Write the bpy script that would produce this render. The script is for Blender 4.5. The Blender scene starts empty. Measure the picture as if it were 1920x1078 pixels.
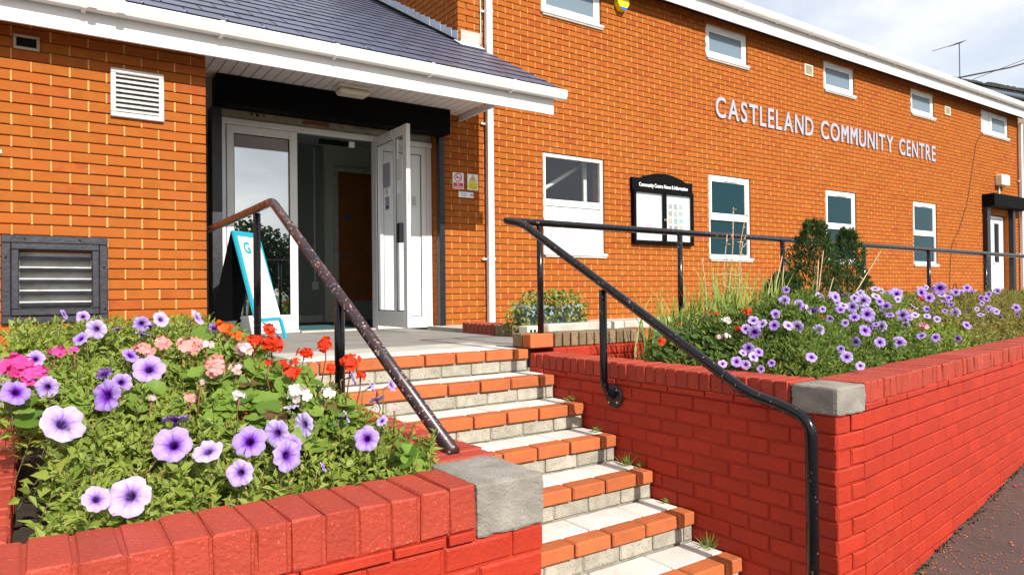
import bpy, math, random
import numpy as np
from mathutils import Matrix, Vector
random.seed(7); rng = np.random.default_rng(7)
scene = bpy.context.scene
COL = scene.collection
R = math.radians

# ------------------------------------------------------------------ camera
CAM_Z = 0.388
cd = bpy.data.cameras.new("camera"); co = bpy.data.objects.new("camera", cd); COL.objects.link(co)
cd.sensor_width = 36.0; cd.lens = 1301.9 / 1920 * 36.0
cd.clip_start = 0.05; cd.clip_end = 2000
def cam_axes(yaw=0.601236, pitch=0.007595, roll=-0.010295):
    c, s = math.cos(yaw), math.sin(yaw)
    fwd = Vector((s, c, 0)); right = Vector((c, -s, 0)); up = Vector((0, 0, 1))
    f2 = fwd * math.cos(pitch) + up * math.sin(pitch); u2 = up * math.cos(pitch) - fwd * math.sin(pitch)
    r = right * math.cos(roll) + u2 * math.sin(roll); u = u2 * math.cos(roll) - right * math.sin(roll)
    return r, u, f2
_r, _u, _f = cam_axes()
co.matrix_world = Matrix(((_r.x, _u.x, -_f.x, 0), (_r.y, _u.y, -_f.y, 0), (_r.z, _u.z, -_f.z, CAM_Z), (0, 0, 0, 1)))
scene.camera = co

# ------------------------------------------------------------------ sky, sun, exposure
SUN_EL, SUN_AZ = 35.0, 0.3           # degrees; azimuth measured from -Y towards +X
w = bpy.data.worlds.new("World"); scene.world = w; w.use_nodes = True
nt = w.node_tree; nt.nodes.clear()
def N(t, typ, **k):
    n = t.nodes.new(typ)
    for a, b in k.items():
        if a[:2] == 'i_': n.inputs[a[2:].replace('_', ' ')].default_value = b
        else: setattr(n, a, b)
    return n
out = N(nt, 'ShaderNodeOutputWorld'); sky = N(nt, 'ShaderNodeTexSky', sky_type='NISHITA')
sky.sun_disc = False; sky.sun_elevation = R(SUN_EL); sky.sun_rotation = R(180 - SUN_AZ)
sky.air_density = 1.0; sky.dust_density = 1.5; sky.ozone_density = 1.0
bg = N(nt, 'ShaderNodeBackground'); bg.inputs[1].default_value = 0.15
bc = N(nt, 'ShaderNodeBackground'); bc.inputs[0].default_value = (0.93, 0.95, 1.0, 1); bc.inputs[1].default_value = 0.86
tc = N(nt, 'ShaderNodeTexCoord'); mp = N(nt, 'ShaderNodeMapping'); mp.inputs['Scale'].default_value = (1.0, 1.0, 2.2)
mp.inputs['Location'].default_value = (0.35, 0.1, 0.2)
n1 = N(nt, 'ShaderNodeTexNoise'); n1.inputs['Scale'].default_value = 2.3; n1.inputs['Detail'].default_value = 7; n1.inputs['Roughness'].default_value = .55
rp = N(nt, 'ShaderNodeValToRGB'); rp.color_ramp.elements[0].position = .36; rp.color_ramp.elements[0].color = (.35, .35, .35, 1); rp.color_ramp.elements[1].position = .58
mx = N(nt, 'ShaderNodeMixShader')
L = nt.links.new
L(tc.outputs['Generated'], mp.inputs[0]); L(mp.outputs[0], n1.inputs['Vector']); L(n1.outputs['Fac'], rp.inputs[0])
L(sky.outputs[0], bg.inputs[0]); L(rp.outputs[0], mx.inputs[0]); L(bg.outputs[0], mx.inputs[1]); L(bc.outputs[0], mx.inputs[2]); L(mx.outputs[0], out.inputs[0])
sl = bpy.data.lights.new("sun", 'SUN'); so = bpy.data.objects.new("sun", sl); COL.objects.link(so)
sl.energy = 5.0; sl.angle = R(.53); sl.color = (1.0, .955, .88)
sd = Vector((math.sin(R(SUN_AZ)) * math.cos(R(SUN_EL)), -math.cos(R(SUN_AZ)) * math.cos(R(SUN_EL)), math.sin(R(SUN_EL))))
so.location = (0, -20, 30); so.rotation_euler = sd.to_track_quat('Z', 'Y').to_euler()
scene.view_settings.view_transform = 'Standard'; scene.view_settings.look = 'None'
scene.view_settings.exposure = 0.35; scene.view_settings.gamma = 1.0
scene.render.engine = 'CYCLES'
scene.cycles.max_bounces = 6; scene.cycles.diffuse_bounces = 3; scene.cycles.transparent_max_bounces = 8
scene.cycles.use_denoising = True

# ------------------------------------------------------------------ helpers
WL = {}
def thing(name, label, cat, loc=(0, 0, 0), group=None):
    o = bpy.data.objects.new(name, None); o.empty_display_size = .1
    COL.objects.link(o); o.location = loc; WL[o.name] = Vector(loc)
    o['label'] = label; o['category'] = cat
    if group: o['group'] = group
    return o
def tag(o, label, cat, group=None):
    o['label'] = label; o['category'] = cat
    if group: o['group'] = group
    return o
def adopt(o, parent, loc):
    loc = Vector(loc)
    if parent is not None:
        o.parent = parent; o.location = loc - WL[parent.name]
    else: o.location = loc
    COL.objects.link(o); WL[o.name] = loc
    return o
def obj(name, mesh, parent=None, loc=None, rotz=0):
    o = bpy.data.objects.new(name, mesh)
    if loc is None: loc = WL[parent.name] if parent is not None else (0, 0, 0)
    adopt(o, parent, loc)
    if rotz: o.rotation_euler = (0, 0, rotz)
    return o
def npmesh(name, V, F, mat, smooth=False, uv=None):
    """V (n,3), F list of index lists or (m,k) array"""
    me = bpy.data.meshes.new(name)
    if isinstance(F, np.ndarray):
        m, k = F.shape
        me.vertices.add(len(V)); me.vertices.foreach_set('co', np.asarray(V, np.float32).ravel())
        me.loops.add(m * k); me.loops.foreach_set('vertex_index', F.astype(np.int32).ravel())
        me.polygons.add(m); me.polygons.foreach_set('loop_start', np.arange(0, m * k, k, dtype=np.int32))
        me.update(calc_edges=True)
    else:
        me.from_pydata([tuple(v) for v in V], [], F)
    if uv is not None:
        ul = me.uv_layers.new(name='UVMap'); vi = np.zeros(len(me.loops), np.int32); me.loops.foreach_get('vertex_index', vi)
        ul.data.foreach_set('uv', np.asarray(uv, np.float32)[vi].ravel())
    me.materials.append(mat)
    me.polygons.foreach_set('use_smooth', np.full(len(me.polygons), bool(smooth)))
    me.validate(); me.update()
    return me
class MB:
    def __init__(s): s.v = []; s.f = []
    def add(s, V, F):
        b = len(s.v); s.v += [tuple(v) for v in V]; s.f += [[i + b for i in f] for f in F]; return s
    def box(s, x0, x1, y0, y1, z0, z1, c=0):
        if c <= 0:
            V = [(x, y, z) for z in (z0, z1) for y in (y0, y1) for x in (x0, x1)]
            return s.add(V, [[0, 2, 3, 1], [4, 5, 7, 6], [0, 1, 5, 4], [2, 6, 7, 3], [0, 4, 6, 2], [1, 3, 7, 5]])
        V = []; idx = {}
        lo = (x0, y0, z0); hi = (x1, y1, z1)
        for sx in (0, 1):
            for sy in (0, 1):
                for sz in (0, 1):
                    sg = (sx, sy, sz)
                    for a in range(3):
                        p = [(hi[i] if sg[i] else lo[i]) for i in range(3)]
                        for i in range(3):
                            if i != a: p[i] += -c if sg[i] else c
                        idx[(sg, a)] = len(V); V.append(tuple(p))
        F = []
        cen = [(lo[i] + hi[i]) / 2 for i in range(3)]
        def face(ids):
            P = [Vector(V[i]) for i in ids]
            n = (P[1] - P[0]).cross(P[2] - P[0]); m = sum(P, Vector()) / len(P) - Vector(cen)
            F.append(ids if n.dot(m) > 0 else ids[::-1])
        for a in range(3):
            b, d = [i for i in range(3) if i != a]
            for sa in (0, 1):
                q = []
                for sb, sd_ in ((0, 0), (1, 0), (1, 1), (0, 1)):
                    g = [0, 0, 0]; g[a] = sa; g[b] = sb; g[d] = sd_; q.append(idx[(tuple(g), a)])
                face(q)
            for sb in (0, 1):
                for sd_ in (0, 1):
                    g0 = [0, 0, 0]; g0[b] = sb; g0[d] = sd_; g1 = list(g0); g1[a] = 1
                    g0, g1 = tuple(g0), tuple(g1)
                    face([idx[(g0, b)], idx[(g1, b)], idx[(g1, d)], idx[(g0, d)]])
        for sx in (0, 1):
            for sy in (0, 1):
                for sz in (0, 1): face([idx[((sx, sy, sz), a)] for a in range(3)])
        return s.add(V, F)
    def prism(s, prof, x0, x1, axis='X'):
        """closed profile extruded; axis X: (y,z) points, axis Y: (x,z), axis Z: (x,y)"""
        n = len(prof)
        mk = {'X': lambda a, b, t: (t, a, b), 'Y': lambda a, b, t: (a, t, b), 'Z': lambda a, b, t: (a, b, t)}[axis]
        V = [mk(a, b, x0) for a, b in prof] + [mk(a, b, x1) for a, b in prof]
        F = [[i, (i + 1) % n, n + (i + 1) % n, n + i] for i in range(n)] + [list(range(n))[::-1], list(range(n, 2 * n))]
        return s.add(V, F)
    def tube(s, path, r, n=10, cap=True):
        P = [Vector(p) for p in path]; V = []; F = []; prev = None
        rr = r if isinstance(r, (list, tuple)) else [r] * len(P)
        for i, p in enumerate(P):
            d = (P[min(i + 1, len(P) - 1)] - P[max(i - 1, 0)]).normalized()
            if prev is None:
                a = d.orthogonal().normalized()
            else:
                a = prev - d * prev.dot(d); a = a.normalized() if a.length > 1e-6 else d.orthogonal().normalized()
            prev = a; b = d.cross(a)
            for k in range(n):
                t = 2 * math.pi * k / n; V.append(p + (a * math.cos(t) + b * math.sin(t)) * rr[i])
        for i in range(len(P) - 1):
            for k in range(n):
                F.append([i * n + k, i * n + (k + 1) % n, (i + 1) * n + (k + 1) % n, (i + 1) * n + k])
        if cap: F += [list(range(n))[::-1], list(range((len(P) - 1) * n, len(P) * n))]
        return s.add(V, F)
    def build(s, name, mat, parent=None, smooth=False, loc=None):
        if loc is None: loc = WL[parent.name] if parent is not None else (0, 0, 0)
        l = Vector(loc); me = npmesh(name, [Vector(v) - l for v in s.v], s.f, mat, smooth)
        return obj(name, me, parent, l)
def bx(name, mat, parent, x0, x1, y0, y1, z0, z1, c=0.003, loc=None):
    return MB().box(x0, x1, y0, y1, z0, z1, c).build(name, mat, parent, loc=loc)
def struct(o): o['kind'] = 'structure'; return o
def stuff(o): o['kind'] = 'stuff'; return o
def rounded(pts, rad, n=6):
    """polyline with rounded corners"""
    P = [Vector(p) for p in pts]; outp = [P[0]]
    for i in range(1, len(P) - 1):
        a, b, c = P[i - 1], P[i], P[i + 1]
        r1 = min(rad, (a - b).length * .49, (c - b).length * .49)
        s_, e_ = b + (a - b).normalized() * r1, b + (c - b).normalized() * r1
        for k in range(n + 1):
            t = k / n; outp.append(s_ * (1 - t) ** 2 + b * 2 * t * (1 - t) + e_ * t * t)
    outp.append(P[-1]); return outp

# ------------------------------------------------------------------ materials
def ramp(t, stops):
    n = t.nodes.new('ShaderNodeValToRGB'); e = n.color_ramp.elements
    while len(e) > len(stops): e.remove(e[-1])
    while len(e) < len(stops): e.new(1)
    for k, (p, c) in enumerate(stops):
        e[k].position = p; e[k].color = (*c, 1) if len(c) == 3 else c
    return n
def mat(name, col=(.5, .5, .5), rough=.6, var=None, vs=8.0, spec=.4, metal=0, bump=0, bs=60.0, speck=None, island=0.0, speck_scale=350.0, coord='Object', speck_t=.62, second=None, stain=None):
    """principled; var: second colour mixed by large noise; island: per-piece value variation; speck: speckle colour; second: colour mixed per piece"""
    m = bpy.data.materials.new(name); m.use_nodes = True; t = m.node_tree; b = t.nodes['Principled BSDF']
    b.inputs['Roughness'].default_value = rough; b.inputs['Specular IOR Level'].default_value = spec; b.inputs['Metallic'].default_value = metal
    l = t.links.new; c = N(t, 'ShaderNodeTexCoord')
    oi = N(t, 'ShaderNodeObjectInfo'); ge = N(t, 'ShaderNodeNewGeometry')
    rv = N(t, 'ShaderNodeMath', operation='ADD'); l(oi.outputs['Random'], rv.inputs[0]); l(ge.outputs['Random Per Island'], rv.inputs[1])
    fr = N(t, 'ShaderNodeMath', operation='FRACT'); l(rv.outputs[0], fr.inputs[0])
    off = N(t, 'ShaderNodeVectorMath', operation='ADD')
    if coord == 'Object':      # shift the pattern per piece so that copies do not repeat
        sc_ = N(t, 'ShaderNodeMath', operation='MULTIPLY'); l(oi.outputs['Random'], sc_.inputs[0]); sc_.inputs[1].default_value = 37.0
        l(c.outputs['Object'], off.inputs[0]); l(sc_.outputs[0], off.inputs[1])
    else:
        l(ge.outputs['Position'], off.inputs[0])
    vec = off.outputs[0]
    cur = None
    rgb = N(t, 'ShaderNodeRGB'); rgb.outputs[0].default_value = (*col, 1); cur = rgb.outputs[0]
    def mixc(fac, a, bcol):
        n = N(t, 'ShaderNodeMix', data_type='RGBA'); l(fac, n.inputs[0]); l(a, n.inputs[6])
        if isinstance(bcol, tuple): n.inputs[7].default_value = (*bcol, 1)
        else: l(bcol, n.inputs[7])
        return n.outputs[2]
    if second is not None:
        r2 = ramp(t, [(.0, (0, 0, 0)), (.80, (.55, .55, .55)), (.86, (1, 1, 1)), (.97, (1, 1, 1)), (1.0, (.2, .2, .2))]); l(fr.outputs[0], r2.inputs[0]); cur = mixc(r2.outputs[0], cur, second)
    if var is not None:
        n = N(t, 'ShaderNodeTexNoise'); n.inputs['Scale'].default_value = vs; n.inputs['Detail'].default_value = 6; n.inputs['Roughness'].default_value = .6
        l(vec, n.inputs['Vector']); r = ramp(t, [(.35, (0, 0, 0)), (.68, (1, 1, 1))]); l(n.outputs['Fac'], r.inputs[0]); cur = mixc(r.outputs[0], cur, var)
    if speck is not None:
        n = N(t, 'ShaderNodeTexNoise'); n.inputs['Scale'].default_value = speck_scale; n.inputs['Detail'].default_value = 2
        l(vec, n.inputs['Vector']); r = ramp(t, [(speck_t, (0, 0, 0)), (speck_t + .08, (1, 1, 1))]); l(n.outputs['Fac'], r.inputs[0]); cur = mixc(r.outputs[0], cur, speck)
    if island > 0:
        h = N(t, 'ShaderNodeHueSaturation'); mr = N(t, 'ShaderNodeMapRange'); l(fr.outputs[0], mr.inputs[0]); mr.inputs[3].default_value = 1 - island; mr.inputs[4].default_value = 1 + island
        l(mr.outputs[0], h.inputs['Value']); l(cur, h.inputs['Color']); cur = h.outputs[0]
    if stain is not None:      # sparse splashes and efflorescence fixed to the wall
        na = N(t, 'ShaderNodeTexNoise'); na.inputs['Scale'].default_value = 1.7; na.inputs['Detail'].default_value = 3; l(ge.outputs['Position'], na.inputs['Vector'])
        nb = N(t, 'ShaderNodeTexNoise'); nb.inputs['Scale'].default_value = 26; nb.inputs['Detail'].default_value = 6; nb.inputs['Roughness'].default_value = .7; l(ge.outputs['Position'], nb.inputs['Vector'])
        ra_ = ramp(t, [(.60, (0, 0, 0)), (.74, (1, 1, 1))]); l(na.outputs['Fac'], ra_.inputs[0]); rb_ = ramp(t, [(.50, (0, 0, 0)), (.70, (1, 1, 1))]); l(nb.outputs['Fac'], rb_.inputs[0])
        mm = N(t, 'ShaderNodeMath', operation='MULTIPLY'); l(ra_.outputs[0], mm.inputs[0]); l(rb_.outputs[0], mm.inputs[1]); m2 = N(t, 'ShaderNodeMath', operation='MULTIPLY'); l(mm.outputs[0], m2.inputs[0]); m2.inputs[1].default_value = .55
        cur = mixc(m2.outputs[0], cur, stain)
    l(cur, b.inputs['Base Color'])
    if bump > 0:
        n = N(t, 'ShaderNodeTexNoise'); n.inputs['Scale'].default_value = bs; n.inputs['Detail'].default_value = 5; l(vec, n.inputs['Vector'])
        bp = N(t, 'ShaderNodeBump'); bp.inputs['Strength'].default_value = bump; bp.inputs['Distance'].default_value = .004; l(n.outputs['Fac'], bp.inputs['Height']); l(bp.outputs[0], b.inputs['Normal'])
    return m
M = {}
M['brick'] = mat('facing_brick', (.405, .128, .022), .9, var=(.335, .092, .018), vs=9, bump=.45, bs=90, speck=(.24, .06, .015), speck_scale=230, speck_t=.64, island=.13, second=(.27, .062, .018), spec=.08, stain=(.52, .27, .15))
M['pointing'] = mat('pointing', (.60, .32, .12), .9, var=(.50, .25, .08), vs=9, bump=.4, bs=200, spec=.08, island=.12)
M['mortar'] = mat('mortar', (.30, .115, .035), .9, var=(.22, .085, .028), vs=5, bump=.3, bs=150, spec=.1, coord='World')
M['red'] = mat('red_paint', (.40, .030, .011), .55, var=(.335, .026, .011), vs=6, bump=.75, bs=70, speck=(.46, .065, .035), speck_scale=120, speck_t=.70, island=.06, spec=.3, stain=(.46, .10, .06))
M['redtop'] = mat('red_paint_worn', (.36, .044, .022), .6, var=(.31, .040, .022), vs=9, bump=.9, bs=80, speck=(.50, .14, .09), speck_scale=170, speck_t=.65, island=.09, spec=.3, stain=(.48, .17, .12))
M['stepbrick'] = mat('step_brick', (.46, .128, .042), .8, var=(.38, .108, .042), vs=14, bump=.4, bs=120, speck=(.20, .055, .03), speck_scale=200, speck_t=.64, island=.12, spec=.15, stain=(.20, .085, .05))
M['block'] = mat('grey_block', (.40, .37, .30), .9, var=(.27, .25, .20), vs=14, bump=.8, bs=140, speck=(.16, .145, .115), speck_scale=130, speck_t=.6, island=.10, spec=.1)
M['stone'] = mat('cast_stone', (.30, .275, .235), .92, var=(.19, .17, .145), vs=9, bump=.9, bs=120, speck=(.12, .105, .09), speck_scale=170, speck_t=.64, spec=.1)
M['slab'] = mat('tread_slab', (.68, .65, .60), .85, var=(.56, .52, .47), vs=6, bump=.3, bs=120, speck=(.36, .33, .29), speck_scale=150, speck_t=.66, island=.07, spec=.15, stain=(.26, .235, .19))
M['grout'] = mat('grout', (.33, .30, .25), .95, var=(.2, .18, .15), vs=18, bump=.6, bs=140, spec=.05)
M['asphalt'] = mat('asphalt', (.29, .27, .245), .9, var=(.21, .195, .175), vs=2.5, bump=.7, bs=220, speck=(.34, .31, .28), speck_scale=260, speck_t=.62, coord='World', spec=.15)
M['pave'] = mat('pavement', (.105, .072, .062), .85, var=(.075, .055, .05), vs=3, bump=.7, bs=160, speck=(.20, .12, .095), speck_scale=180, speck_t=.62, coord='World', spec=.2)
M['road'] = mat('road', (.06, .06, .062), .85, var=(.045, .045, .047), vs=2, bump=.5, bs=160, coord='World')
M['concrete'] = mat('concrete', (.52, .49, .43), .9, var=(.38, .35, .30), vs=5, bump=.5, bs=120, speck=(.25, .23, .19), speck_scale=120, speck_t=.66, coord='World', spec=.1)
M['white'] = mat('white_upvc', (.80, .80, .80), .3, var=(.74, .74, .73), vs=3, spec=.45)
M['whitepaint'] = mat('white_paint', (.68, .67, .65), .5, var=(.48, .46, .42), vs=12)
M['soffit'] = mat('soffit_board', (.72, .69, .68), .5)
M['black'] = mat('black_paint', (.008, .008, .010), .38, var=(.016, .016, .019), vs=14, spec=.4)
M['blackmatt'] = mat('black_matt', (.003, .003, .0035), .7, spec=.08)
M['blackwood'] = mat('black_painted_timber', (.014, .014, .02), .45, var=(.03, .03, .04), vs=16, bump=.5, bs=45, speck=(.10, .09, .10), speck_scale=60, speck_t=.74, spec=.5)
M['slate'] = mat('slate', (.092, .098, .152), .42, var=(.076, .080, .12), vs=6, bump=.12, bs=40, island=.09, spec=.45)
M['slate_shade'] = mat('slate_shade', (.012, .012, .016), .8, spec=.1)  # near-black faces and strips paint the shade between slates
M['lead'] = mat('lead', (.42, .47, .55), .5, var=(.62, .66, .72), vs=26, bump=.3, bs=50, spec=.4)
M['grey'] = mat('grey_letter', (.37, .355, .40), .55)
M['ply'] = mat('dirty_strip', (.42, .37, .28), .8, var=(.28, .24, .18), vs=14)
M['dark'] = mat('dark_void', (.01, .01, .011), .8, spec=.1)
M['wall_in'] = mat('interior_wall', (.62, .62, .55), .7, coord='World')
M['wall_grey'] = mat('interior_grey_shade', (.27, .29, .26), .7, coord='World')  # grey; on the lobby walls it darkens the colour for their shade
M['carpet'] = mat('teal_carpet', (.05, .15, .16), .95, var=(.04, .11, .12), vs=40)
M['wood'] = mat('door_veneer', (.34, .115, .028), .4, var=(.28, .09, .02), vs=5)
M['steel'] = mat('steel', (.6, .6, .6), .3, metal=.8)
M['soil'] = mat('soil', (.045, .03, .02), .95, var=(.025, .018, .012), vs=20, bump=1, bs=60)
M['teal'] = mat('teal_paint', (.02, .33, .45), .45)
M['paper'] = mat('paper', (.80, .80, .80), .5)
M['paperlilac'] = mat('lilac_paper', (.42, .40, .48), .6)
M['print'] = mat('black_print', (.02, .02, .02), .6)
M['printgrey'] = mat('grey_print', (.55, .55, .58), .6)
M['printred'] = mat('red_print', (.62, .015, .02), .5)
M['printyellow'] = mat('yellow_print', (.80, .66, .01), .5)
M['printblue'] = mat('blue_print', (.02, .12, .42), .5)
M['printpink'] = mat('pink_print', (.75, .33, .36), .6)
M['vent'] = mat('vent_plastic', (.42, .36, .25), .6)
M['cream'] = mat('cream_plastic', (.72, .68, .56), .45)
M['terracotta'] = mat('brick_mossy', (.26, .15, .08), .9, var=(.15, .125, .07), vs=22, bump=.6, bs=100, speck=(.06, .05, .035), speck_scale=100, speck_t=.6, island=.2)
M['kerbred'] = mat('kerb_brick', (.30, .055, .03), .85, var=(.22, .05, .03), vs=10, bump=.4, bs=100, island=.15)
M['bluepot'] = mat('blue_grey_pot', (.25, .34, .40), .5)
M['rail'] = mat('chipped_black_paint', (.005, .005, .007), .2, var=(.009, .008, .010), vs=18, spec=.35, speck=(.34, .22, .22), speck_scale=55, speck_t=.665)
M['railworn'] = mat('worn_railing_paint', (.014, .013, .019), .32, var=(.055, .019, .017), vs=9, spec=.5, speck=(.40, .25, .25), speck_scale=60, speck_t=.60)
M['stem'] = mat('stem', (.10, .13, .035), .7, var=(.16, .09, .04), vs=20)
M['stemred'] = mat('brown_stem', (.22, .085, .045), .7)
M['dry'] = mat('dry_stalk', (.48, .36, .22), .8, var=(.36, .24, .13), vs=20, island=.2)
M['rooftile'] = mat('roof_tile', (.028, .027, .028), .85, var=(.045, .042, .036), vs=6, bump=.5, bs=20)
M['palebrick'] = mat('pale_brick', (.24, .175, .125), .9, var=(.18, .13, .09), vs=4, island=.15)
M['greygutter'] = mat('grey_gutter', (.09, .11, .16), .4)
M['cable'] = mat('cable', (.12, .042, .02), .6)
M['wire'] = mat('overhead_wire', (.02, .015, .015), .6)
M['grassmat'] = mat('grass_ground', (.05, .09, .02), .95, var=(.075, .11, .03), vs=.6, coord='World')
M['moss'] = mat('moss', (.035, .03, .016), .95, var=(.05, .055, .015), vs=30)
M['grit'] = mat('brick_grit', (.50, .17, .09), .9, second=(.32, .09, .05), island=.25)
M['bark'] = mat('bark', (.10, .075, .05), .9)
def leaf_mat(name, a, b, c=None, trans=.35, rough=.5):
    m = bpy.data.materials.new(name); m.use_nodes = True; t = m.node_tree; p = t.nodes['Principled BSDF']; l = t.links.new
    ge = N(t, 'ShaderNodeNewGeometry'); oi = N(t, 'ShaderNodeObjectInfo')
    s = N(t, 'ShaderNodeMath', operation='ADD'); l(ge.outputs['Random Per Island'], s.inputs[0]); l(oi.outputs['Random'], s.inputs[1])
    f = N(t, 'ShaderNodeMath', operation='FRACT'); l(s.outputs[0], f.inputs[0])
    r = ramp(t, [(0, a), (.55, b), (.93, b), (1, c or b)]); l(f.outputs[0], r.inputs[0])
    l(r.outputs[0], p.inputs['Base Color']); p.inputs['Roughness'].default_value = rough; p.inputs['Specular IOR Level'].default_value = .3
    tr = N(t, 'ShaderNodeBsdfTranslucent'); h = N(t, 'ShaderNodeHueSaturation'); h.inputs['Value'].default_value = 1.35; h.inputs['Saturation'].default_value = 1.1
    l(r.outputs[0], h.inputs['Color']); l(h.outputs[0], tr.inputs['Color'])
    ms = N(t, 'ShaderNodeMixShader'); ms.inputs[0].default_value = trans
    l(p.outputs[0], ms.inputs[1]); l(tr.outputs[0], ms.inputs[2]); l(ms.outputs[0], t.nodes['Material Output'].inputs[0])
    return m
M['leaf'] = leaf_mat('petunia_leaf', (.13, .19, .026), (.27, .33, .06), (.36, .26, .08))
M['leafdark'] = leaf_mat('petunia_leaf_deep', (.06, .115, .02), (.155, .22, .04), (.26, .25, .06))
M['leafyellow'] = leaf_mat('petunia_leaf_yellowing', (.13, .14, .025), (.26, .23, .06), (.34, .22, .09))
M['gerleaf'] = leaf_mat('geranium_leaf', (.085, .17, .02), (.19, .29, .045), (.14, .07, .03))
M['gerleafdark'] = leaf_mat('geranium_leaf_deep', (.04, .09, .015), (.09, .16, .03), (.12, .07, .03))
M['blade'] = leaf_mat('blade_leaf', (.14, .24, .045), (.30, .38, .09), (.48, .40, .15))
M['conifer'] = leaf_mat('conifer_leaf', (.026, .06, .016), (.06, .115, .030), (.15, .09, .03), trans=.2)
M['ivy'] = leaf_mat('ivy_leaf', (.07, .13, .02), (.28, .28, .06), (.45, .42, .20), trans=.25)
M['tree'] = leaf_mat('tree_leaf', (.02, .04, .012), (.04, .07, .02), trans=.2)
M['weed'] = leaf_mat('weed_leaf', (.10, .19, .03), (.20, .30, .06))
def glass(name, tint=(.02, .03, .035), refl=.35, transparent=True, rough=.01):
    m = bpy.data.materials.new(name); m.use_nodes = True; t = m.node_tree; t.nodes.remove(t.nodes['Principled BSDF']); l = t.links.new
    g = N(t, 'ShaderNodeBsdfGlossy'); g.inputs['Roughness'].default_value = rough; g.inputs['Color'].default_value = (.95, .97, 1, 1)
    if transparent: a = N(t, 'ShaderNodeBsdfTransparent'); a.inputs['Color'].default_value = (*tint, 1)
    else: a = N(t, 'ShaderNodeBsdfDiffuse'); a.inputs['Color'].default_value = (*tint, 1)
    fz = N(t, 'ShaderNodeLayerWeight'); fz.inputs['Blend'].default_value = .5; pw = N(t, 'ShaderNodeMath', operation='POWER'); l(fz.outputs['Facing'], pw.inputs[0]); pw.inputs[1].default_value = 5.0
    ad = N(t, 'ShaderNodeMath', operation='ADD', use_clamp=True); l(pw.outputs[0], ad.inputs[0]); ad.inputs[1].default_value = refl
    ms = N(t, 'ShaderNodeMixShader'); l(ad.outputs[0], ms.inputs[0]); l(a.outputs[0], ms.inputs[1]); l(g.outputs[0], ms.inputs[2]); l(ms.outputs[0], t.nodes['Material Output'].inputs[0])
    return m
M['glass'] = glass('clear_glass', (.93, .95, .95), .04)
M['glassmirror'] = glass('tinted_glass', (.6, .64, .66), .42)
M['glassteal'] = glass('teal_film_glass', (.013, .040, .050), .0, False, .08)
M['glasspale'] = glass('frosted_glass', (.14, .19, .23), .08, False, .25)
M['glassdark'] = glass('dark_door_glass', (.018, .028, .032), .05, False, .05)
def flower_mat(name, edge, mid, throat, vein):
    m = bpy.data.materials.new(name); m.use_nodes = True; t = m.node_tree; p = t.nodes['Principled BSDF']; l = t.links.new
    uv = N(t, 'ShaderNodeUVMap'); sp = N(t, 'ShaderNodeSeparateXYZ'); l(uv.outputs[0], sp.inputs[0])
    base = ramp(t, [(0, throat), (.16, throat), (.34, mid), (.62, edge), (1, edge)]); l(sp.outputs[0], base.inputs[0])
    # dark veins run along the five ribs and branch outward
    cm = N(t, 'ShaderNodeMapping'); cm.inputs['Scale'].default_value = (1.2, 34, 1); l(uv.outputs[0], cm.inputs[0])
    n = N(t, 'ShaderNodeTexNoise'); n.inputs['Scale'].default_value = 1.6; n.inputs['Detail'].default_value = 3; l(cm.outputs[0], n.inputs['Vector'])
    th = N(t, 'ShaderNodeMath', operation='MULTIPLY'); l(sp.outputs[1], th.inputs[0]); th.inputs[1].default_value = 2 * math.pi * 5
    cs = N(t, 'ShaderNodeMath', operation='COSINE'); l(th.outputs[0], cs.inputs[0])
    pw = N(t, 'ShaderNodeMath', operation='POWER', use_clamp=True); mxx = N(t, 'ShaderNodeMath', operation='MAXIMUM'); l(cs.outputs[0], mxx.inputs[0]); mxx.inputs[1].default_value = 0; l(mxx.outputs[0], pw.inputs[0]); pw.inputs[1].default_value = 9
    ra = ramp(t, [(.50, (0, 0, 0)), (.64, (1, 1, 1))]); l(n.outputs['Fac'], ra.inputs[0])
    sm = N(t, 'ShaderNodeMath', operation='MULTIPLY_ADD', use_clamp=True); l(ra.outputs[0], sm.inputs[0]); sm.inputs[1].default_value = .6; l(pw.outputs[0], sm.inputs[2])
    fo = ramp(t, [(.2, (1, 1, 1)), (.92, (0, 0, 0))]); l(sp.outputs[0], fo.inputs[0])
    fm = N(t, 'ShaderNodeMath', operation='MULTIPLY'); l(sm.outputs[0], fm.inputs[0]); l(fo.outputs[0], fm.inputs[1])
    mi = N(t, 'ShaderNodeMix', data_type='RGBA'); l(fm.outputs[0], mi.inputs[0]); l(base.outputs[0], mi.inputs[6]); mi.inputs[7].default_value = (*vein, 1)
    oi = N(t, 'ShaderNodeObjectInfo'); mr = N(t, 'ShaderNodeMapRange'); l(oi.outputs['Random'], mr.inputs[0]); mr.inputs[3].default_value = .80; mr.inputs[4].default_value = 1.12
    mr2 = N(t, 'ShaderNodeMapRange'); l(oi.outputs['Random'], mr2.inputs[0]); mr2.inputs[3].default_value = 1.25; mr2.inputs[4].default_value = .8
    hs = N(t, 'ShaderNodeHueSaturation'); l(mr.outputs[0], hs.inputs['Value']); l(mr2.outputs[0], hs.inputs['Saturation']); l(mi.outputs[2], hs.inputs['Color'])
    l(hs.outputs[0], p.inputs['Base Color']); p.inputs['Roughness'].default_value = .6; p.inputs['Specular IOR Level'].default_value = .2
    tr = N(t, 'ShaderNodeBsdfTranslucent'); l(hs.outputs[0], tr.inputs['Color']); ms = N(t, 'ShaderNodeMixShader'); ms.inputs[0].default_value = .3
    l(p.outputs[0], ms.inputs[1]); l(tr.outputs[0], ms.inputs[2]); l(ms.outputs[0], t.nodes['Material Output'].inputs[0])
    return m
M['petunia'] = flower_mat('petunia_petal', (.52, .39, .74), (.36, .18, .64), (.03, .005, .06), (.14, .035, .42))
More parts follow.
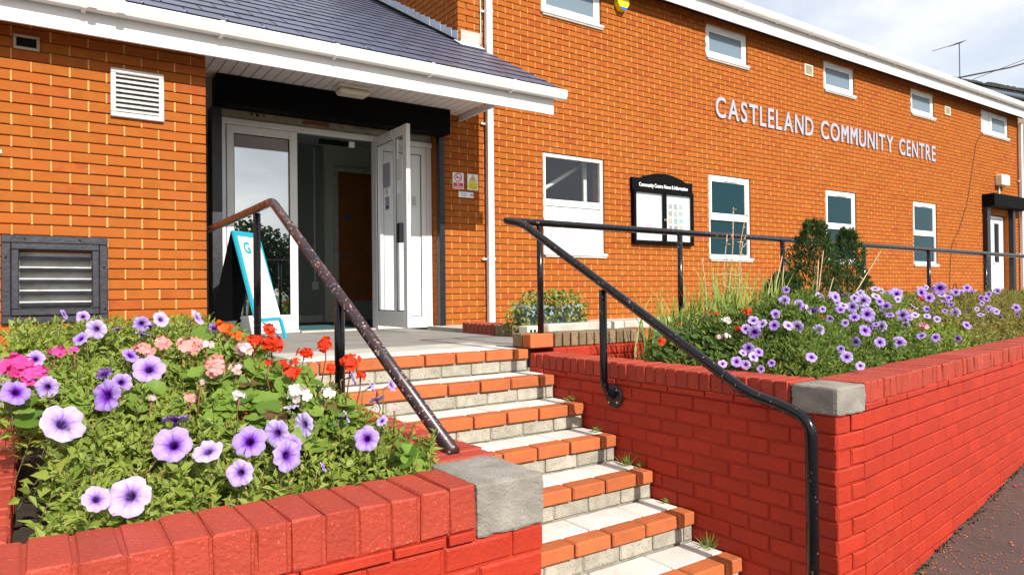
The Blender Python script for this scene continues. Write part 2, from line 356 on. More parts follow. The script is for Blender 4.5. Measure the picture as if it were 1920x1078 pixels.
def petal(name, c, v):
    m = mat(name, c, .6, var=v, vs=60, island=.12, spec=.2); t = m.node_tree; p = t.nodes['Principled BSDF']
    tr = N(t, 'ShaderNodeBsdfTranslucent'); tr.inputs['Color'].default_value = (*c, 1); ms = N(t, 'ShaderNodeMixShader'); ms.inputs[0].default_value = .25
    t.links.new(p.outputs[0], ms.inputs[1]); t.links.new(tr.outputs[0], ms.inputs[2]); t.links.new(ms.outputs[0], t.nodes['Material Output'].inputs[0])
    return m
M['g_pink'] = petal('hot_pink_petal', (.72, .03, .25), (.78, .12, .40))
M['g_salmon'] = petal('salmon_petal', (.75, .27, .24), (.78, .42, .40))
M['g_palepink'] = petal('pale_pink_petal', (.76, .45, .45), (.78, .60, .58))
M['g_white'] = petal('white_petal', (.78, .70, .66), (.80, .78, .74))
M['g_orange'] = petal('orange_petal', (.72, .085, .008), (.76, .15, .01))
M['g_red'] = petal('red_petal', (.62, .025, .008), (.70, .06, .012))
M['g_striped'] = petal('striped_petal', (.72, .06, .16), (.80, .70, .70))
def text_geo(s, size, extrude=.004, bold=0.0, shear=0):
    cu = bpy.data.curves.new('lettering', 'FONT'); cu.body = s; cu.size = size; cu.extrude = extrude; cu.offset = bold; cu.resolution_u = 4; cu.align_x = 'LEFT'
    o = bpy.data.objects.new('lettering', cu); COL.objects.link(o)
    dg = bpy.context.evaluated_depsgraph_get(); me = bpy.data.meshes.new_from_object(o.evaluated_get(dg))
    V = np.array([v.co for v in me.vertices]); F = [list(p.vertices) for p in me.polygons]
    COL.objects.unlink(o); bpy.data.objects.remove(o); bpy.data.meshes.remove(me); bpy.data.curves.remove(cu)
    return V, F
# ------------------------------------------------------------------ brick laying
FPX = 1301.9
def px(P):
    d = Vector(P) - Vector((0, 0, CAM_Z)); z = d.dot(_f)
    if z < .1: return None
    return 960 + FPX * d.dot(_r) / z, 539 - FPX * d.dot(_u) / z, z
_bm = {}
def brick_geo(Lm, H, dp, ch, jit, k):
    r = random.Random(k * 991 + int(Lm * 1000) * 7 + int(H * 1000))
    j = lambda: r.uniform(-jit, jit)
    f = [(ch + j(), 0, ch + j()), (Lm - ch + j(), 0, ch + j()), (Lm - ch + j(), 0, H - ch + j()), (ch + j(), 0, H - ch + j())]
    e = [(j() * .5, ch, j() * .5), (Lm + j() * .5, ch, j() * .5), (Lm + j() * .5, ch, H + j() * .5), (j() * .5, ch, H + j() * .5)]
    b = [(0, dp, 0), (Lm, dp, 0), (Lm, dp, H), (0, dp, H)]
    V = f + e + b
    F = [[0, 1, 2, 3]] + [[4 + i, 4 + (i + 1) % 4, (i + 1) % 4, i] for i in range(4)] + [[8 + i, 8 + (i + 1) % 4, 4 + (i + 1) % 4, 4 + i] for i in range(4)]
    return np.array(V), np.array(F)
def brick_mesh(Lm, H, dp, ch, jit, k, m, name):
    key = (round(Lm, 3), round(H, 3), round(dp, 3), k, m.name)
    if key not in _bm:
        V, F = brick_geo(Lm, H, dp, ch, jit, k); _bm[key] = npmesh(name, V, F, m)
    return _bm[key]
def lay(parent, m, bricks, origin, theta, n_obj, name='brick', stuff_name='brickwork', dp=.10, ch=.004, jit=.0015, proud=.002, stuff_parent=None, perp=None):
    """bricks: (s, z, L, H). origin at s=0; wall faces (sin t, -cos t). The largest in view are objects, the rest one mesh."""
    d = Vector((math.cos(theta), math.sin(theta), 0)); n = Vector((math.sin(theta), -math.cos(theta), 0)); o = Vector(origin)
    sc = []
    for b in bricks:
        P = o + d * (b[0] + b[2] / 2) + Vector((0, 0, b[1] + b[3] / 2)); q = px(P)
        s_ = 0
        if q and -30 < q[0] < 1950 and -30 < q[1] < 1110:
            v = (P - Vector((0, 0, CAM_Z))); s_ = b[2] * b[3] * max(0, -v.normalized().dot(n)) / q[2] ** 2
        sc.append((s_, b))
    sc.sort(key=lambda t: -t[0])
    rest = []
    for i, (s_, b) in enumerate(sc):
        k = random.randrange(6); off = random.uniform(-proud, proud)
        P = o + d * b[0] + Vector((0, 0, b[1])) + n * off
        if i < n_obj and s_ > 0:
            obj(name, brick_mesh(b[2], b[3], dp, ch, jit, k, m, name), parent, P, theta)
        else: rest.append((P, b, k))
    if perp is not None:       # pointed vertical joints, nearly flush
        by = {}
        for b in bricks: by.setdefault(round(b[1], 3), []).append(b)
        Vs = []; pl = WL[parent.name]
        for z, row in by.items():
            row.sort()
            for a, b in zip(row[:-1], row[1:]):
                x0, x1 = a[0] + a[2] - .001, b[0] + .001
                if x1 - x0 < .02:
                    h_ = min(a[3], b[3]); f_ = random.uniform(.002, .005)
                    for (s_, z_) in ((x0, z - .002), (x1, z - .002), (x1, z + h_ + .002), (x0, z + h_ + .002)):
                        P = o + d * s_ - n * f_; Vs.append((P.x - pl.x, P.y - pl.y, z_ - pl.z))
        stuff(obj('pointing', npmesh('pointing', np.array(Vs), np.arange(len(Vs)).reshape(-1, 4), perp), parent))
    if rest:
        Vs, Fs, base = [], [], 0; c, s__ = math.cos(theta), math.sin(theta)
        sp = stuff_parent or parent; pl = WL[sp.name]
        for P, b, k in rest:
            V, F = brick_geo(b[2], b[3], dp, ch, jit, k)
            W = np.empty_like(V); W[:, 0] = V[:, 0] * c - V[:, 1] * s__ + P.x - pl.x; W[:, 1] = V[:, 0] * s__ + V[:, 1] * c + P.y - pl.y; W[:, 2] = V[:, 2] + P.z - pl.z
            Vs.append(W); Fs.append(F + base); base += len(V)
        stuff(obj(stuff_name, npmesh(stuff_name, np.vstack(Vs), np.vstack(Fs), m), sp))
def courses(s0, s1, z0, z1, zbase, x_even, x_odd, openings=(), ch=.075, H=.0665, pitch=.225, J=.010):
    """stretcher bond; joints of even courses pass x_even (+n*pitch), odd courses x_odd"""
    outb = []; k = math.floor((z0 - zbase) / ch)
    while zbase + k * ch < z1 - 1e-6:
        zb = zbase + k * ch; z_lo = max(zb, z0); z_hi = min(zb + H, z1)
        if z_hi - z_lo > .012:
            ref = x_even if k % 2 == 0 else x_odd
            x = ref + math.floor((s0 - ref) / pitch) * pitch
            while x < s1:
                segs = [(max(x + J / 2, s0), min(x + pitch - J / 2, s1))]
                for (a, b, c, d) in openings:
                    if z_hi > c + .01 and z_lo < d - .01:
                        ns = []
                        for (p, q) in segs:
                            if b <= p or a >= q: ns.append((p, q)); continue
                            if p < a: ns.append((p, a))
                            if q > b: ns.append((b, q))
                        segs = ns
                for (p, q) in segs:
                    if q - p > .018: outb.append((p, z_lo, round(q - p, 3), round(z_hi - z_lo, 3)))
                x += pitch
        k += 1
    return outb
def backing(mb, s0, s1, z0, z1, y0, y1, openings, grow=.006):
    op = [(a - grow, b + grow, c - grow, d + grow) for a, b, c, d in openings]
    xs = sorted({s0, s1, *[min(max(v, s0), s1) for o in op for v in o[:2]]})
    for xa, xb in zip(xs[:-1], xs[1:]):
        cm = (xa + xb) / 2; zz = [(max(o[2], z0), min(o[3], z1)) for o in op if o[0] < cm < o[1]]; zz.sort(); cur = z0
        for a, b in zz:
            if a > cur + .001: mb.box(xa, xb, y0, y1, cur, a)
            cur = max(cur, b)
        if cur < z1 - .001: mb.box(xa, xb, y0, y1, cur, z1)
    return mb

# ------------------------------------------------------------------ ground
def zg(x): return -1.088 + .066 * (max(-9, min(16, x)) - 2.81)
def sheet(name, m, x0, x1, y0, y1, dz, nx=40, bend=True):
    xs = sorted(set(list(np.linspace(x0, x1, nx)) + [v for v in (-9, 16) if x0 < v < x1])); V = []; F = []
    for x in xs: V += [(x, y0, zg(x) + dz), (x, y1, zg(x) + dz)]
    for i in range(len(xs) - 1): F.append([2 * i, 2 * i + 2, 2 * i + 3, 2 * i + 1])
    return struct(obj(name, npmesh(name, V, F, m)))
sheet('ground', M['grassmat'], -600, 600, -600, 600, -.03, 8)
sheet('pavement', M['pave'], -40, 40, -1.6, 6.0, 0)
sheet('road', M['road'], -60, 60, -8.5, -1.6, -.012)
kb = MB()
for i in range(60):
    x = -30 + i * .915; z = zg(x); kb.box(x, x + .905, -1.72, -1.59, z - .2, z + .008, .01)
struct(kb.build('kerb', M['concrete']))
sheet('far_pavement', M['pave'], -40, 40, -10.3, -8.5, .01)

# ------------------------------------------------------------------ two-storey hall
D = 7.065
HX0, HX1 = 3.80, 20.15
hall = thing('community_hall', 'long two-storey orange brick hall with white-framed windows and white eaves gutter', 'building', (12, 7.4, 0))
W = {'w1': (5.354, 6.385, .90, 2.185), 'w2': (8.535, 9.545, .90, 2.185), 'w3': (11.695, 12.69, .90, 2.185), 'w4': (14.845, 15.845, .90, 2.185),
     'u1': (5.345, 6.36, 4.0, 4.51), 'u2': (8.515, 9.51, 4.0, 4.51), 'u3': (11.68, 12.68, 4.0, 4.51), 'u4': (14.82, 15.79, 4.0, 4.51), 'u5': (18.085, 19.55, 4.0, 4.53)}
DOOR = (18.22, 19.46, -.1, 2.12)
ops = list(W.values()) + [DOOR]
fw = backing(MB(), HX0 + .006, HX1 - .006, -.25, 3.25, D + .015, D + .24, ops); backing(fw, 4.12, HX1 - .006, 3.25, 4.62, D + .015, D + .24, ops)
wall = fw.build('front_wall', M['mortar'], hall)
br = [b for b in courses(HX0, HX1, -.14, 4.60, .010, 5.354, 5.354 + .1125, ops) if not (b[1] > 3.25 and b[0] < 4.10)]
br2 = []
for b in br: br2.append(b)
lay(wall, M['brick'], [(b[0] - HX0, *b[1:]) for b in br2], (HX0, D, 0), 0, 300, perp=M['pointing'])
side = MB().box(4.12, 4.36, D + .24, 12, 2.4, 4.62); side.box(4.12, 4.36, D + .242, D + .243, 3.3, 4.62)
sw = side.build('side_wall', M['mortar'], hall)
sb = courses(0, 12 - D, 2.45, 4.60, .010, .05, .1625)
lay(sw, M['brick'], sb, (4.11, 12, 0), -math.pi / 2, 60, stuff_name='side_brickwork', perp=M['pointing'])
bx('end_wall', M['palebrick'], hall, HX1 - .24, HX1, D + .245, 12, -.25, 4.62)
bx('back_wall', M['palebrick'], hall, 4.37, HX1 - .245, 11.8, 12, -.25, 4.62)
# roof, eaves, gutter
rz = 4.78
MB().prism([(6.74, rz), (6.74, rz + .03), (9.5, rz + 1.27), (12.2, rz + .03), (12.2, rz), (9.5, rz + 1.22)], 3.95, 20.35).build('roof', M['slate'], hall)
bx('fascia', M['white'], hall, 3.98, 20.32, 6.82, 6.84, 4.50, 4.74)
bx('eaves_shade', M['dark'], hall, 3.98, 20.32, 6.842, 7.063, 4.60, 4.615)  # dark board standing in for the shade under open eaves
def gutter(parent, x0, x1, y_back, z_top, wd, h, spacing, first, rnd=False):
    y0 = y_back - wd
    if rnd:
        cy, cz = y_back - wd / 2, z_top - .012
        arc = [(cy - wd / 2 * math.cos(t), cz - h * math.sin(t)) for t in np.linspace(0, math.pi, 15)]
        inn = [(cy - (wd / 2 - .005) * math.cos(t), cz - (h - .005) * math.sin(t)) for t in np.linspace(math.pi, 0, 15)]
        prof = [(y0, z_top)] + arc + [(y_back, z_top), (y_back - .005, z_top)] + inn + [(y0 + .005, z_top)]
    else:
        prof = [(y0, z_top), (y0 + .004, z_top - h * .62), (y0 + .022, z_top - h), (y_back - .02, z_top - h), (y_back - .002, z_top - h * .7), (y_back - .002, z_top - .01),
            (y_back - .006, z_top - .01), (y_back - .006, z_top - h * .68), (y_back - .022, z_top - h + .005), (y0 + .025, z_top - h + .005), (y0 + .010, z_top - h * .62), (y0 + .006, z_top)]
    g = MB().prism(prof, x0, x1).build('gutter', M['white'], parent)
    x = first
    while x < x1:
        b = MB(); e = .004
        pr2 = [(y0 - e, z_top + .006), (y0, z_top - h * .64), (y0 + .019, z_top - h - e), (y_back - .003, z_top - h - e - .012), (y_back - .003, z_top - h - .0005), (y0 + .0225, z_top - h - .0005), (y0 + .0035, z_top - h * .62), (y0 - .0005, z_top + .006)]
        b.prism(pr2, x, x + .028).build('bracket', M['white'], g); x += spacing
    return g
gutter(hall, 3.98, 20.34, 6.818, 4.80, .125, .10, .93, 4.3, True)
def pipe(parent, x, y0, z0, z1, clips):
    p = bx('downpipe', M['white'], parent, x, x + .082, y0, y0 + .07, z0, z1, .008)
    for z in clips:
        m = MB().box(x - .004, x + .086, y0 - .004, y0 + .062, z, z + .03, .003); m.box(x - .055, x - .004, y0 + .062, y0 + .075, z + .005, z + .025); m.build('pipe_clip', M['white'], p)
    return p
pipe(hall, 4.456, 6.965, .035, 4.5, (.78, 2.40, 3.75))
pipe(hall, 20.06, 6.965, .035, 4.45, (1.2, 3.0))
# windows
def pane(parent, m, x0, x1, y, z0, z1): return bx('pane', M[m], parent, x0, x1, y, y + .012, z0, z1, 0)
def ring(mb, x0, x1, z0, z1, t, y0, y1, c=.004):
    mb.box(x0, x1, y0, y1, z1 - t, z1, c); mb.box(x0, x1, y0, y1, z0, z0 + t, c); mb.box(x0, x0 + t, y0 + .001, y1 - .001, z0 + t, z1 - t, c); mb.box(x1 - t, x1, y0 + .001, y1 - .001, z0 + t, z1 - t, c)
def trickle(parent, x, z): MB().box(x - .17, x + .17, D + .012, D + .022, z - .012, z + .012, .004).build('trickle_vent', M['soffit'], parent)
def sill(parent, x0, x1, z):
    s_ = MB().box(x0 - .02, x1 + .03, D - .035, D + .03, z - .035, z, .006).build('sill', M['white'], parent)
    MB().box(x0 + .01, x1 + .02, D - .022, D + .028, z - .062, z - .037, .004).build('sill_bed', M['concrete'], parent)
FY = D + .022
for nm, (x0, x1, z0, z1) in W.items():
    m = MB(); a, b, c, d = x0 + .004, x1 - .004, z0 + .002, z1 - .004
    ring(m, a, b, c, d, .048, FY, FY + .06)
    low = nm[0] == 'w'
    if nm == 'u5':
        m.box(18.58, 18.66, FY, FY + .06, c + .05, d - .05)
        ring(m, 18.66, b - .048, c + .048, d - .048, .05, FY + .008, FY + .05); wn = m.build('window', M['white'], hall)
        bx('panel', M['white'], wn, a + .05, 18.578, FY + .02, FY + .04, c + .05, d - .05)
        pane(wn, 'glasspale', 18.71, b - .10, FY + .025, c + .1, d - .1); trickle(wn, 19.1, d - .07)
    elif not low:
        ring(m, a + .048, b - .048, c + .048, d - .048, .05, FY + .008, FY + .05); wn = m.build('window', M['white'], hall)
        pane(wn, 'glasspale', a + .098, b - .098, FY + .025, c + .098, d - .098); trickle(wn, (a + b) / 2 + .05, d - .045)
    elif nm == 'w1':
        m.box(a + .049, b - .049, FY + .002, FY + .058, 1.505, 1.59, .004); wn = m.build('window', M['white'], hall)
        bx('panel', M['white'], wn, a + .05, b - .05, FY + .022, FY + .045, c + .05, 1.503)
        pane(wn, 'glass', a + .049, b - .049, FY + .025, 1.591, d - .049)
    else:
        m.box(a + .049, b - .049, FY + .002, FY + .058, 1.485, 1.545, .004)
        ring(m, a + .048, b - .048, 1.545, d - .048, .05, FY + .008, FY + .05); wn = m.build('window', M['white'], hall)
        pane(wn, 'glassteal', a + .098, b - .098, FY + .025, 1.595, d - .098); pane(wn, 'glassteal', a + .049, b - .049, FY + .03, c + .05, 1.484); trickle(wn, (a + b) / 2 + .05, d - .072)
    sill(wn, x0, x1, z0)
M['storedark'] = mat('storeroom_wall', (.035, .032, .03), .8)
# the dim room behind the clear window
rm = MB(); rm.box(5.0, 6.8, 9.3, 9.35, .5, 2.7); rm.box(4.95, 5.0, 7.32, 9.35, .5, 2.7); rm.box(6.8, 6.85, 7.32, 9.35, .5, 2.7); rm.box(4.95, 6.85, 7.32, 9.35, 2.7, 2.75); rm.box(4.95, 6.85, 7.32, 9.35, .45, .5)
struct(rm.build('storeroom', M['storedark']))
tag(MB().tube([(5.45, 7.5, 1.65), (6.55, 7.5, 2.30)], .03, 10).build('inside_strut', M['white'], smooth=True), 'white diagonal strut behind the glass of the half-panelled window', 'strut')
tag(bx('blind', M['soffit'], None, 6.27, 6.33, 7.36, 7.40, 1.5, 2.25), 'pale rolled blind behind the right edge of the half-panelled window', 'blind')
# vents in the upper wall
for (x0, x1, z0, z1) in ((11.07, 11.32, 4.135, 4.33), (16.25, 16.51, 4.15, 4.335)):
    m = MB(); ring(m, x0, x1, z0, z1, .022, D - .02, D - .001); v = m.build('air_vent', M['cream'], hall)
    bx('back_plate', M['vent'], v, x0 + .02, x1 - .02, D - .008, D - .002, z0 + .02, z1 - .02, 0)
    for k in range(6): bx('slat', M['vent'], v, x0 + .022, x1 - .022, D - .016, D - .009, z0 + .03 + k * .024, z0 + .042 + k * .024, 0)
# far white double door with black shutter housing
m = MB(); ring(m, 18.222, 19.44, .02, 2.10, .06, D + .10, D + .16); dr = m.build('side_door', M['white'], hall)
for a, b in ((18.285, 18.825), (18.835, 19.375)):
    q = MB(); q.box(a, a + .13, D + .112, D + .15, .09, 2.03, .004); q.box(b - .13, b, D + .112, D + .15, .09, 2.03, .004); q.box(a + .13, b - .13, D + .114, D + .148, .90, 1.0, .004); q.box(a + .13, b - .13, D + .114, D + .148, 1.93, 2.03, .004); q.box(a + .13, b - .13, D + .12, D + .14, .09, .90, .004)
    lf = q.build('leaf', M['white'], dr); pane(lf, 'glassdark', a + .13, b - .13, D + .125, 1.0, 1.93) if False else None
    bx('leaf_pane', M['glassdark'], dr, a + .13, b - .13, D + .125, D + .135, 1.0, 1.93, 0)
MB().tube([(18.86, D + .11, 1.0), (18.86, D + .06, 1.0), (19.0, D + .06, .99)], .012, 8).build('handle', M['steel'], dr)
bx('threshold', M['concrete'], hall, 18.05, 19.75, D - .35, D + .2, -.2, .015, .01)
sh = bx('side_shutter_box', M['blackmatt'], hall, 18.03, 20.05, 6.80, 7.063, 2.26, 2.55, .01)
bx('side_shutter_rail', M['black'], hall, 18.05, 18.215, 6.96, 7.063, .016, 2.259, .005); bx('side_shutter_rail', M['black'], hall, 19.47, 19.60, 6.96, 7.063, .016, 2.259, .005)
# ------------------------------------------------------------------ entrance wing
WY = 5.80
wing = thing('entrance_wing', 'single-storey orange brick wing with slate lean-to roof and recessed porch', 'building', (1.1, 5.8, 0))
VB = (-.10, .33, .285, .70); VW = (.485, .775, 1.73, 2.025)
ww = backing(MB(), -4.0, 1.090, -.4, 2.44, WY + .014, WY + .24, [VB, VW], 0)
wwall = ww.build('front_wall', M['mortar'], wing)
wb = courses(-4.0, 1.10, -.4, 2.44, -.006, 1.105, 1.105 - .1125, [VB, VW])
lay(wwall, M['brick'], [(b[0] + 4.0, *b[1:]) for b in wb], (-4.0, WY, 0), 0, 270, jit=.002, proud=.0025, perp=M['pointing'])
ret = MB().box(.86, 1.094, WY + .242, D + .1, -.4, 2.44).build('return_wall', M['mortar'], wing)
lay(ret, M['brick'], courses(.10, D + .1 - WY, -.1, 2.44, -.006, 0, .1125), (1.10, WY, 0), math.pi / 2, 0, stuff_name='return_brickwork')
# white louvre vent
m = MB(); ring(m, .453, .803, 1.698, 2.053, .034, WY - .03, WY - .002, .005); v = m.build('white_louvre', M['whitepaint'], wing)
bx('vent_back', M['dark'], v, .484, .776, WY + .05, WY + .06, 1.73, 2.025, 0)  # dark panel painting the shade seen between the slats
for k in range(8):
    z = 1.742 + k * .036
    MB().prism([(WY - .022, z), (WY - .018, z - .004), (WY + .018, z + .026), (WY + .014, z + .031)], .486, .771).build('slat', M['whitepaint'], v)
# black timber louvre
m = MB(); x0, x1, z0, z1 = -.192, .430, .211, .815
ring(m, x0, x1, z0, z1, .055, WY - .035, WY - .002, .006)
ring(m, x0 + .055, x1 - .055, z0 + .055, z1 - .055, .045, WY - .055, WY + .03, .006)
v = m.build('black_louvre', M['blackwood'], wing)
bx('vent_back', M['whitepaint'], v, -.10, .335, WY + .030, WY + .04, .285, .70, 0)
for k in range(5):
    z = .335 + k * .080
    MB().prism([(WY - .035, z), (WY - .030, z - .010), (WY + .015, z + .006), (WY + .010, z + .018)], -.091, .329).build('slat', M['blackwood'], v)
for (x, z) in ((-.06, .79), (.26, .787), (-.165, .66), (.405, .60), (.41, .30)): bx('screw', M['dark'], v, x - .006, x + .006, WY - .038, WY - .034, z - .006, z + .006, 0)
m = MB(); ring(m, -.12, .03, 2.085, 2.185, .018, WY - .02, WY - .002); v = m.build('small_vent', M['vent'], wing); bx('vent_back', M['dark'], v, -.105, .015, WY - .006, WY - .002, 2.10, 2.17, 0)
bx('cable_clip', M['white'], wing, -.215, -.185, WY - .012, WY - .002, 1.36, 1.385)
# soffit, fascia, gutter
sf = bx('soffit_frame', M['soffit'], wing, -4.0, 4.09, 5.575, 7.06, 2.478, 2.50, 0)
for k in range(30): bx('board', M['soffit'], sf, 1.105 + k * .0995, 1.105 + k * .0995 + .092, 5.575, 7.058, 2.465, 2.477, .003)
bx('soffit_left', M['soffit'], wing, -4.0, 1.10, 5.575, 5.797, 2.445, 2.46)
bx('soffit_trim', M['soffit'], wing, 4.10, 4.125, 5.575, 7.058, 2.40, 2.464)
bx('fascia', M['white'], wing, -4.0, 4.345, 5.55, 5.572, 2.186, 2.42, .003)
gutter(wing, -4.0, 4.44, 5.548, 2.422, .11, .085, .88, -.62)
for x in (.30, .47): bx('gutter_union', M['white'], wing, x, x + .05, 5.432, 5.44, 2.335, 2.427, .003)
RP = math.atan(.56)
def roofz(y): return 2.432 + .56 * (y - 5.47)
MB().prism([(5.56, roofz(5.56) - .012), (9.9, roofz(9.9) - .012), (9.9, roofz(9.9) - .10), (5.575, roofz(5.575) - .05)], -4.0, 4.10).build('roof_deck', M['dark'], wing)
MB().prism([(5.56, roofz(5.56) - .012), (7.05, roofz(7.05) - .012), (7.05, roofz(7.05) - .11), (5.575, roofz(5.575) - .11)], 4.102, 4.365).build('verge_board', M['white'], wing)
roof = MB().prism([(5.50, roofz(5.50) - .009), (9.92, roofz(9.92) - .009), (9.92, roofz(9.92) - .011), (5.50, roofz(5.50) - .011)], -4.0, 4.10).build('roof', M['slate'], wing)
sl_list = []
ex = .262; k = 0
while 5.475 + k * ex * math.cos(RP) < 9.8:
    y = 5.475 + k * ex * math.cos(RP); x = -4.171 + (.1415 if k % 2 else 0) + random.uniform(-.01, .01)
    xr = 4.385 if y < 6.95 else 4.098
    while x < xr - .03:
        w_ = .2805
        if x + w_ > xr: w_ = xr - x
        sl_list.append((x, y, w_)); x += .2835
    k += 1
def slate_geo(w_, k):
    r = random.Random(k); j = lambda a: r.uniform(-a, a)
    ln, th = .40, .006; cu = j(.0015)
    V = [(.002, j(.002), 0), (w_ - .006, j(.002), cu), (w_ - .006, ln, -.001), (0, ln, -.001), (.002, j(.001), th), (w_ - .006, j(.001), th + cu), (w_ - .006, ln, .002), (0, ln, .002)]
    V[4] = (V[0][0], V[0][1] + .002, th); V[5] = (V[1][0], V[1][1] + .002, th + cu)
    V += [(w_ - .006, .004, .0008), (w_ + .006, .004, .0008), (w_ + .006, .30, .0012), (w_ - .006, .30, .0012)]      # dark strip painting the shade in the joint between slates
    return np.array(V), np.array([[0, 3, 2, 1], [4, 5, 6, 7], [0, 1, 5, 4], [1, 2, 6, 5], [2, 3, 7, 6], [3, 0, 4, 7], [8, 9, 10, 11]])
sc = []
for (x, y, w_) in sl_list:
    q = px((x + w_ / 2, y + .1, roofz(y + .1))); sc.append((0 if not q or not(-40 < q[0] < 1960 and -25 < q[1] < 1100) else 1 / q[2], x, y, w_))
sc.sort(key=lambda t: -t[0]); rest = []; _sm = {}
tilt = RP - .022
for i, (s_, x, y, w_) in enumerate(sc):
    kk = random.randrange(5); P = Vector((x, y, roofz(y) + .007))
    if i < 300 and s_ > 0:
        key = (round(w_, 3), kk)
        if key not in _sm:
            me = npmesh('slate', *slate_geo(w_, kk), M['slate']); me.materials.append(M['slate_shade']); me.polygons.foreach_set('material_index', [0, 0, 1, 1, 1, 1, 1]); _sm[key] = me
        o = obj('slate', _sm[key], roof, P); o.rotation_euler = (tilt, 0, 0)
    else:
        V, F = slate_geo(w_, kk); c, s2 = math.cos(tilt), math.sin(tilt)
        rest.append((np.stack([V[:, 0] + P.x, V[:, 1] * c - V[:, 2] * s2 + P.y, V[:, 1] * s2 + V[:, 2] * c + P.z], 1), F))
if rest:
    b = 0; VV = []; FF = []
    for V, F in rest: VV.append(V - np.array(WL[roof.name])); FF.append(F + b); b += len(V)
    us = npmesh('upper_slates', np.vstack(VV), np.vstack(FF), M['slate']); us.materials.append(M['slate_shade']); us.polygons.foreach_set('material_index', np.tile([0, 0, 1, 1, 1, 1, 1], len(rest))); stuff(obj('upper_slates', us, roof))
# stepped lead flashing and lead apron
for k in range(19):
    y = 7.06 + k * .138; zt = roofz(y + .138) + .115 + random.uniform(-.01, .01); zb = roofz(y) + .035
    m = MB(); xx = 4.104 - (k % 2) * .003
    m.add([(xx, y - .003, zb), (xx, y + .142, zb + .07), (xx, y + .142, zt + .02), (xx, y - .003, zt - .035), (xx - .003, y - .003, zb), (xx - .003, y + .142, zb + .07), (xx - .003, y + .142, zt + .02), (xx - .003, y - .003, zt - .035)], [[0, 1, 2, 3], [7, 6, 5, 4], [0, 4, 5, 1], [3, 2, 6, 7], [0, 3, 7, 4], [1, 5, 6, 2]]).build('lead_flashing', M['lead'], wing)
MB().prism([(7.0, roofz(7.0) + .016), (9.9, roofz(9.9) + .016), (9.9, roofz(9.9) + .05), (7.0, roofz(7.0) + .045)], 4.09, 4.097).build('flashing_underlay', M['blackmatt'], wing)
MB().prism([(6.90, roofz(6.90) + .022), (7.058, roofz(7.058) + .028), (7.058, roofz(7.058) + .04), (6.90, roofz(6.90) + .03)], 4.05, 4.38).build('lead_apron', M['lead'], wing)
bx('abutment_plate', M['concrete'], wing, 4.135, 4.40, 7.035, 7.062, 3.345, 3.49, .004)
MB().tube([(4.41, 7.045, 4.5), (4.415, 7.045, 3.36)], .005, 6).build('thin_cable', M['white'], wing)
# shutter housing over the porch door and its guide rails
bx('shutter_box', M['blackmatt'], wing, 1.395, 3.88, 6.85, 7.063, 2.185, 2.462, .006)
bx('shutter_rail', M['blackwood'], wing, 1.375, 1.468, 6.99, 7.16, .004, 2.183, .005)
m = MB().box(3.802, 3.83, 6.985, 7.062, .004, 2.183, .004); m.box(3.83, 3.878, 6.995, 7.061, .004, 2.183, .004); m.build('shutter_rail', M['black'], wing)
lt = bx('lintel_strip', M['ply'], wing, 1.474, 3.80, 7.175, 7.20, 2.132, 2.30, .002)
for (x, w_, z, h, mm) in ((1.78, .012, 2.185, .02, 'dark'), (1.83, .024, 2.18, .02, 'dark'), (1.90, .012, 2.185, .02, 'dark'), (2.30, .28, 2.165, .03, 'kerbred'), (2.72, .012, 2.17, .012, 'dark'), (2.84, .17, 2.16, .03, 'wall_grey'), (3.05, .10, 2.16, .04, 'ply'), (3.32, .012, 2.165, .012, 'dark'), (3.52, .13, 2.15, .05, 'wall_grey')):
    bx('fixing', M[mm], lt, x, x + w_, 7.160, 7.174, z, z + h, .002)
# door frame, fixed glazed leaf, open leaf, side panel
DY = 7.17
m = MB(); m.box(1.474, 3.80, DY - .02, DY + .05, 2.072, 2.13, .005); m.box(1.474, 1.540, DY, DY + .05, .03, 2.070, .004); m.box(3.735, 3.80, DY, DY + .05, .03, 2.070, .004); m.box(3.075, 3.135, DY, DY + .05, .03, 2.070, .004); m.box(1.474, 2.25, DY - .01, DY + .05, 0, .028, .003); m.box(3.075, 3.80, DY - .01, DY + .05, 0, .028, .003)
df = m.build('door_frame', M['white'], wing)
m = MB(); m.box(1.545, 1.613, DY - .008, DY + .045, .03, 2.068, .005); m.box(2.158, 2.238, DY - .008, DY + .045, .03, 2.068, .005); m.box(1.613, 2.158, DY - .006, DY + .043, 1.99, 2.068, .005); m.box(1.613, 2.158, DY - .006, DY + .043, .03, .186, .005)
fl = m.build('fixed_leaf', M['white'], wing); pane(fl, 'glassmirror', 1.613, 2.158, DY + .012, .186, 1.99)
MB().box(1.70, 1.99, DY + .030, DY + .032, 1.545, 1.66).build('notice', M['paper'], fl)
m = MB(); m.box(3.14, 3.20, DY + .004, DY + .045, .03, 2.068, .004); m.box(3.67, 3.732, DY + .004, DY + .045, .03, 2.068, .004); m.box(3.20, 3.67, DY + .006, DY + .043, .03, .13, .004); m.box(3.20, 3.67, DY + .006, DY + .043, 1.985, 2.068, .004)
sp_ = m.build('side_panel', M['white'], wing); bx('infill', M['white'], sp_, 3.20, 3.67, DY + .02, DY + .03, .13, 1.985, 0)
bx('intercom', M['whitepaint'], sp_, 3.565, 3.60, DY + .0, DY + .019, 1.40, 1.50)
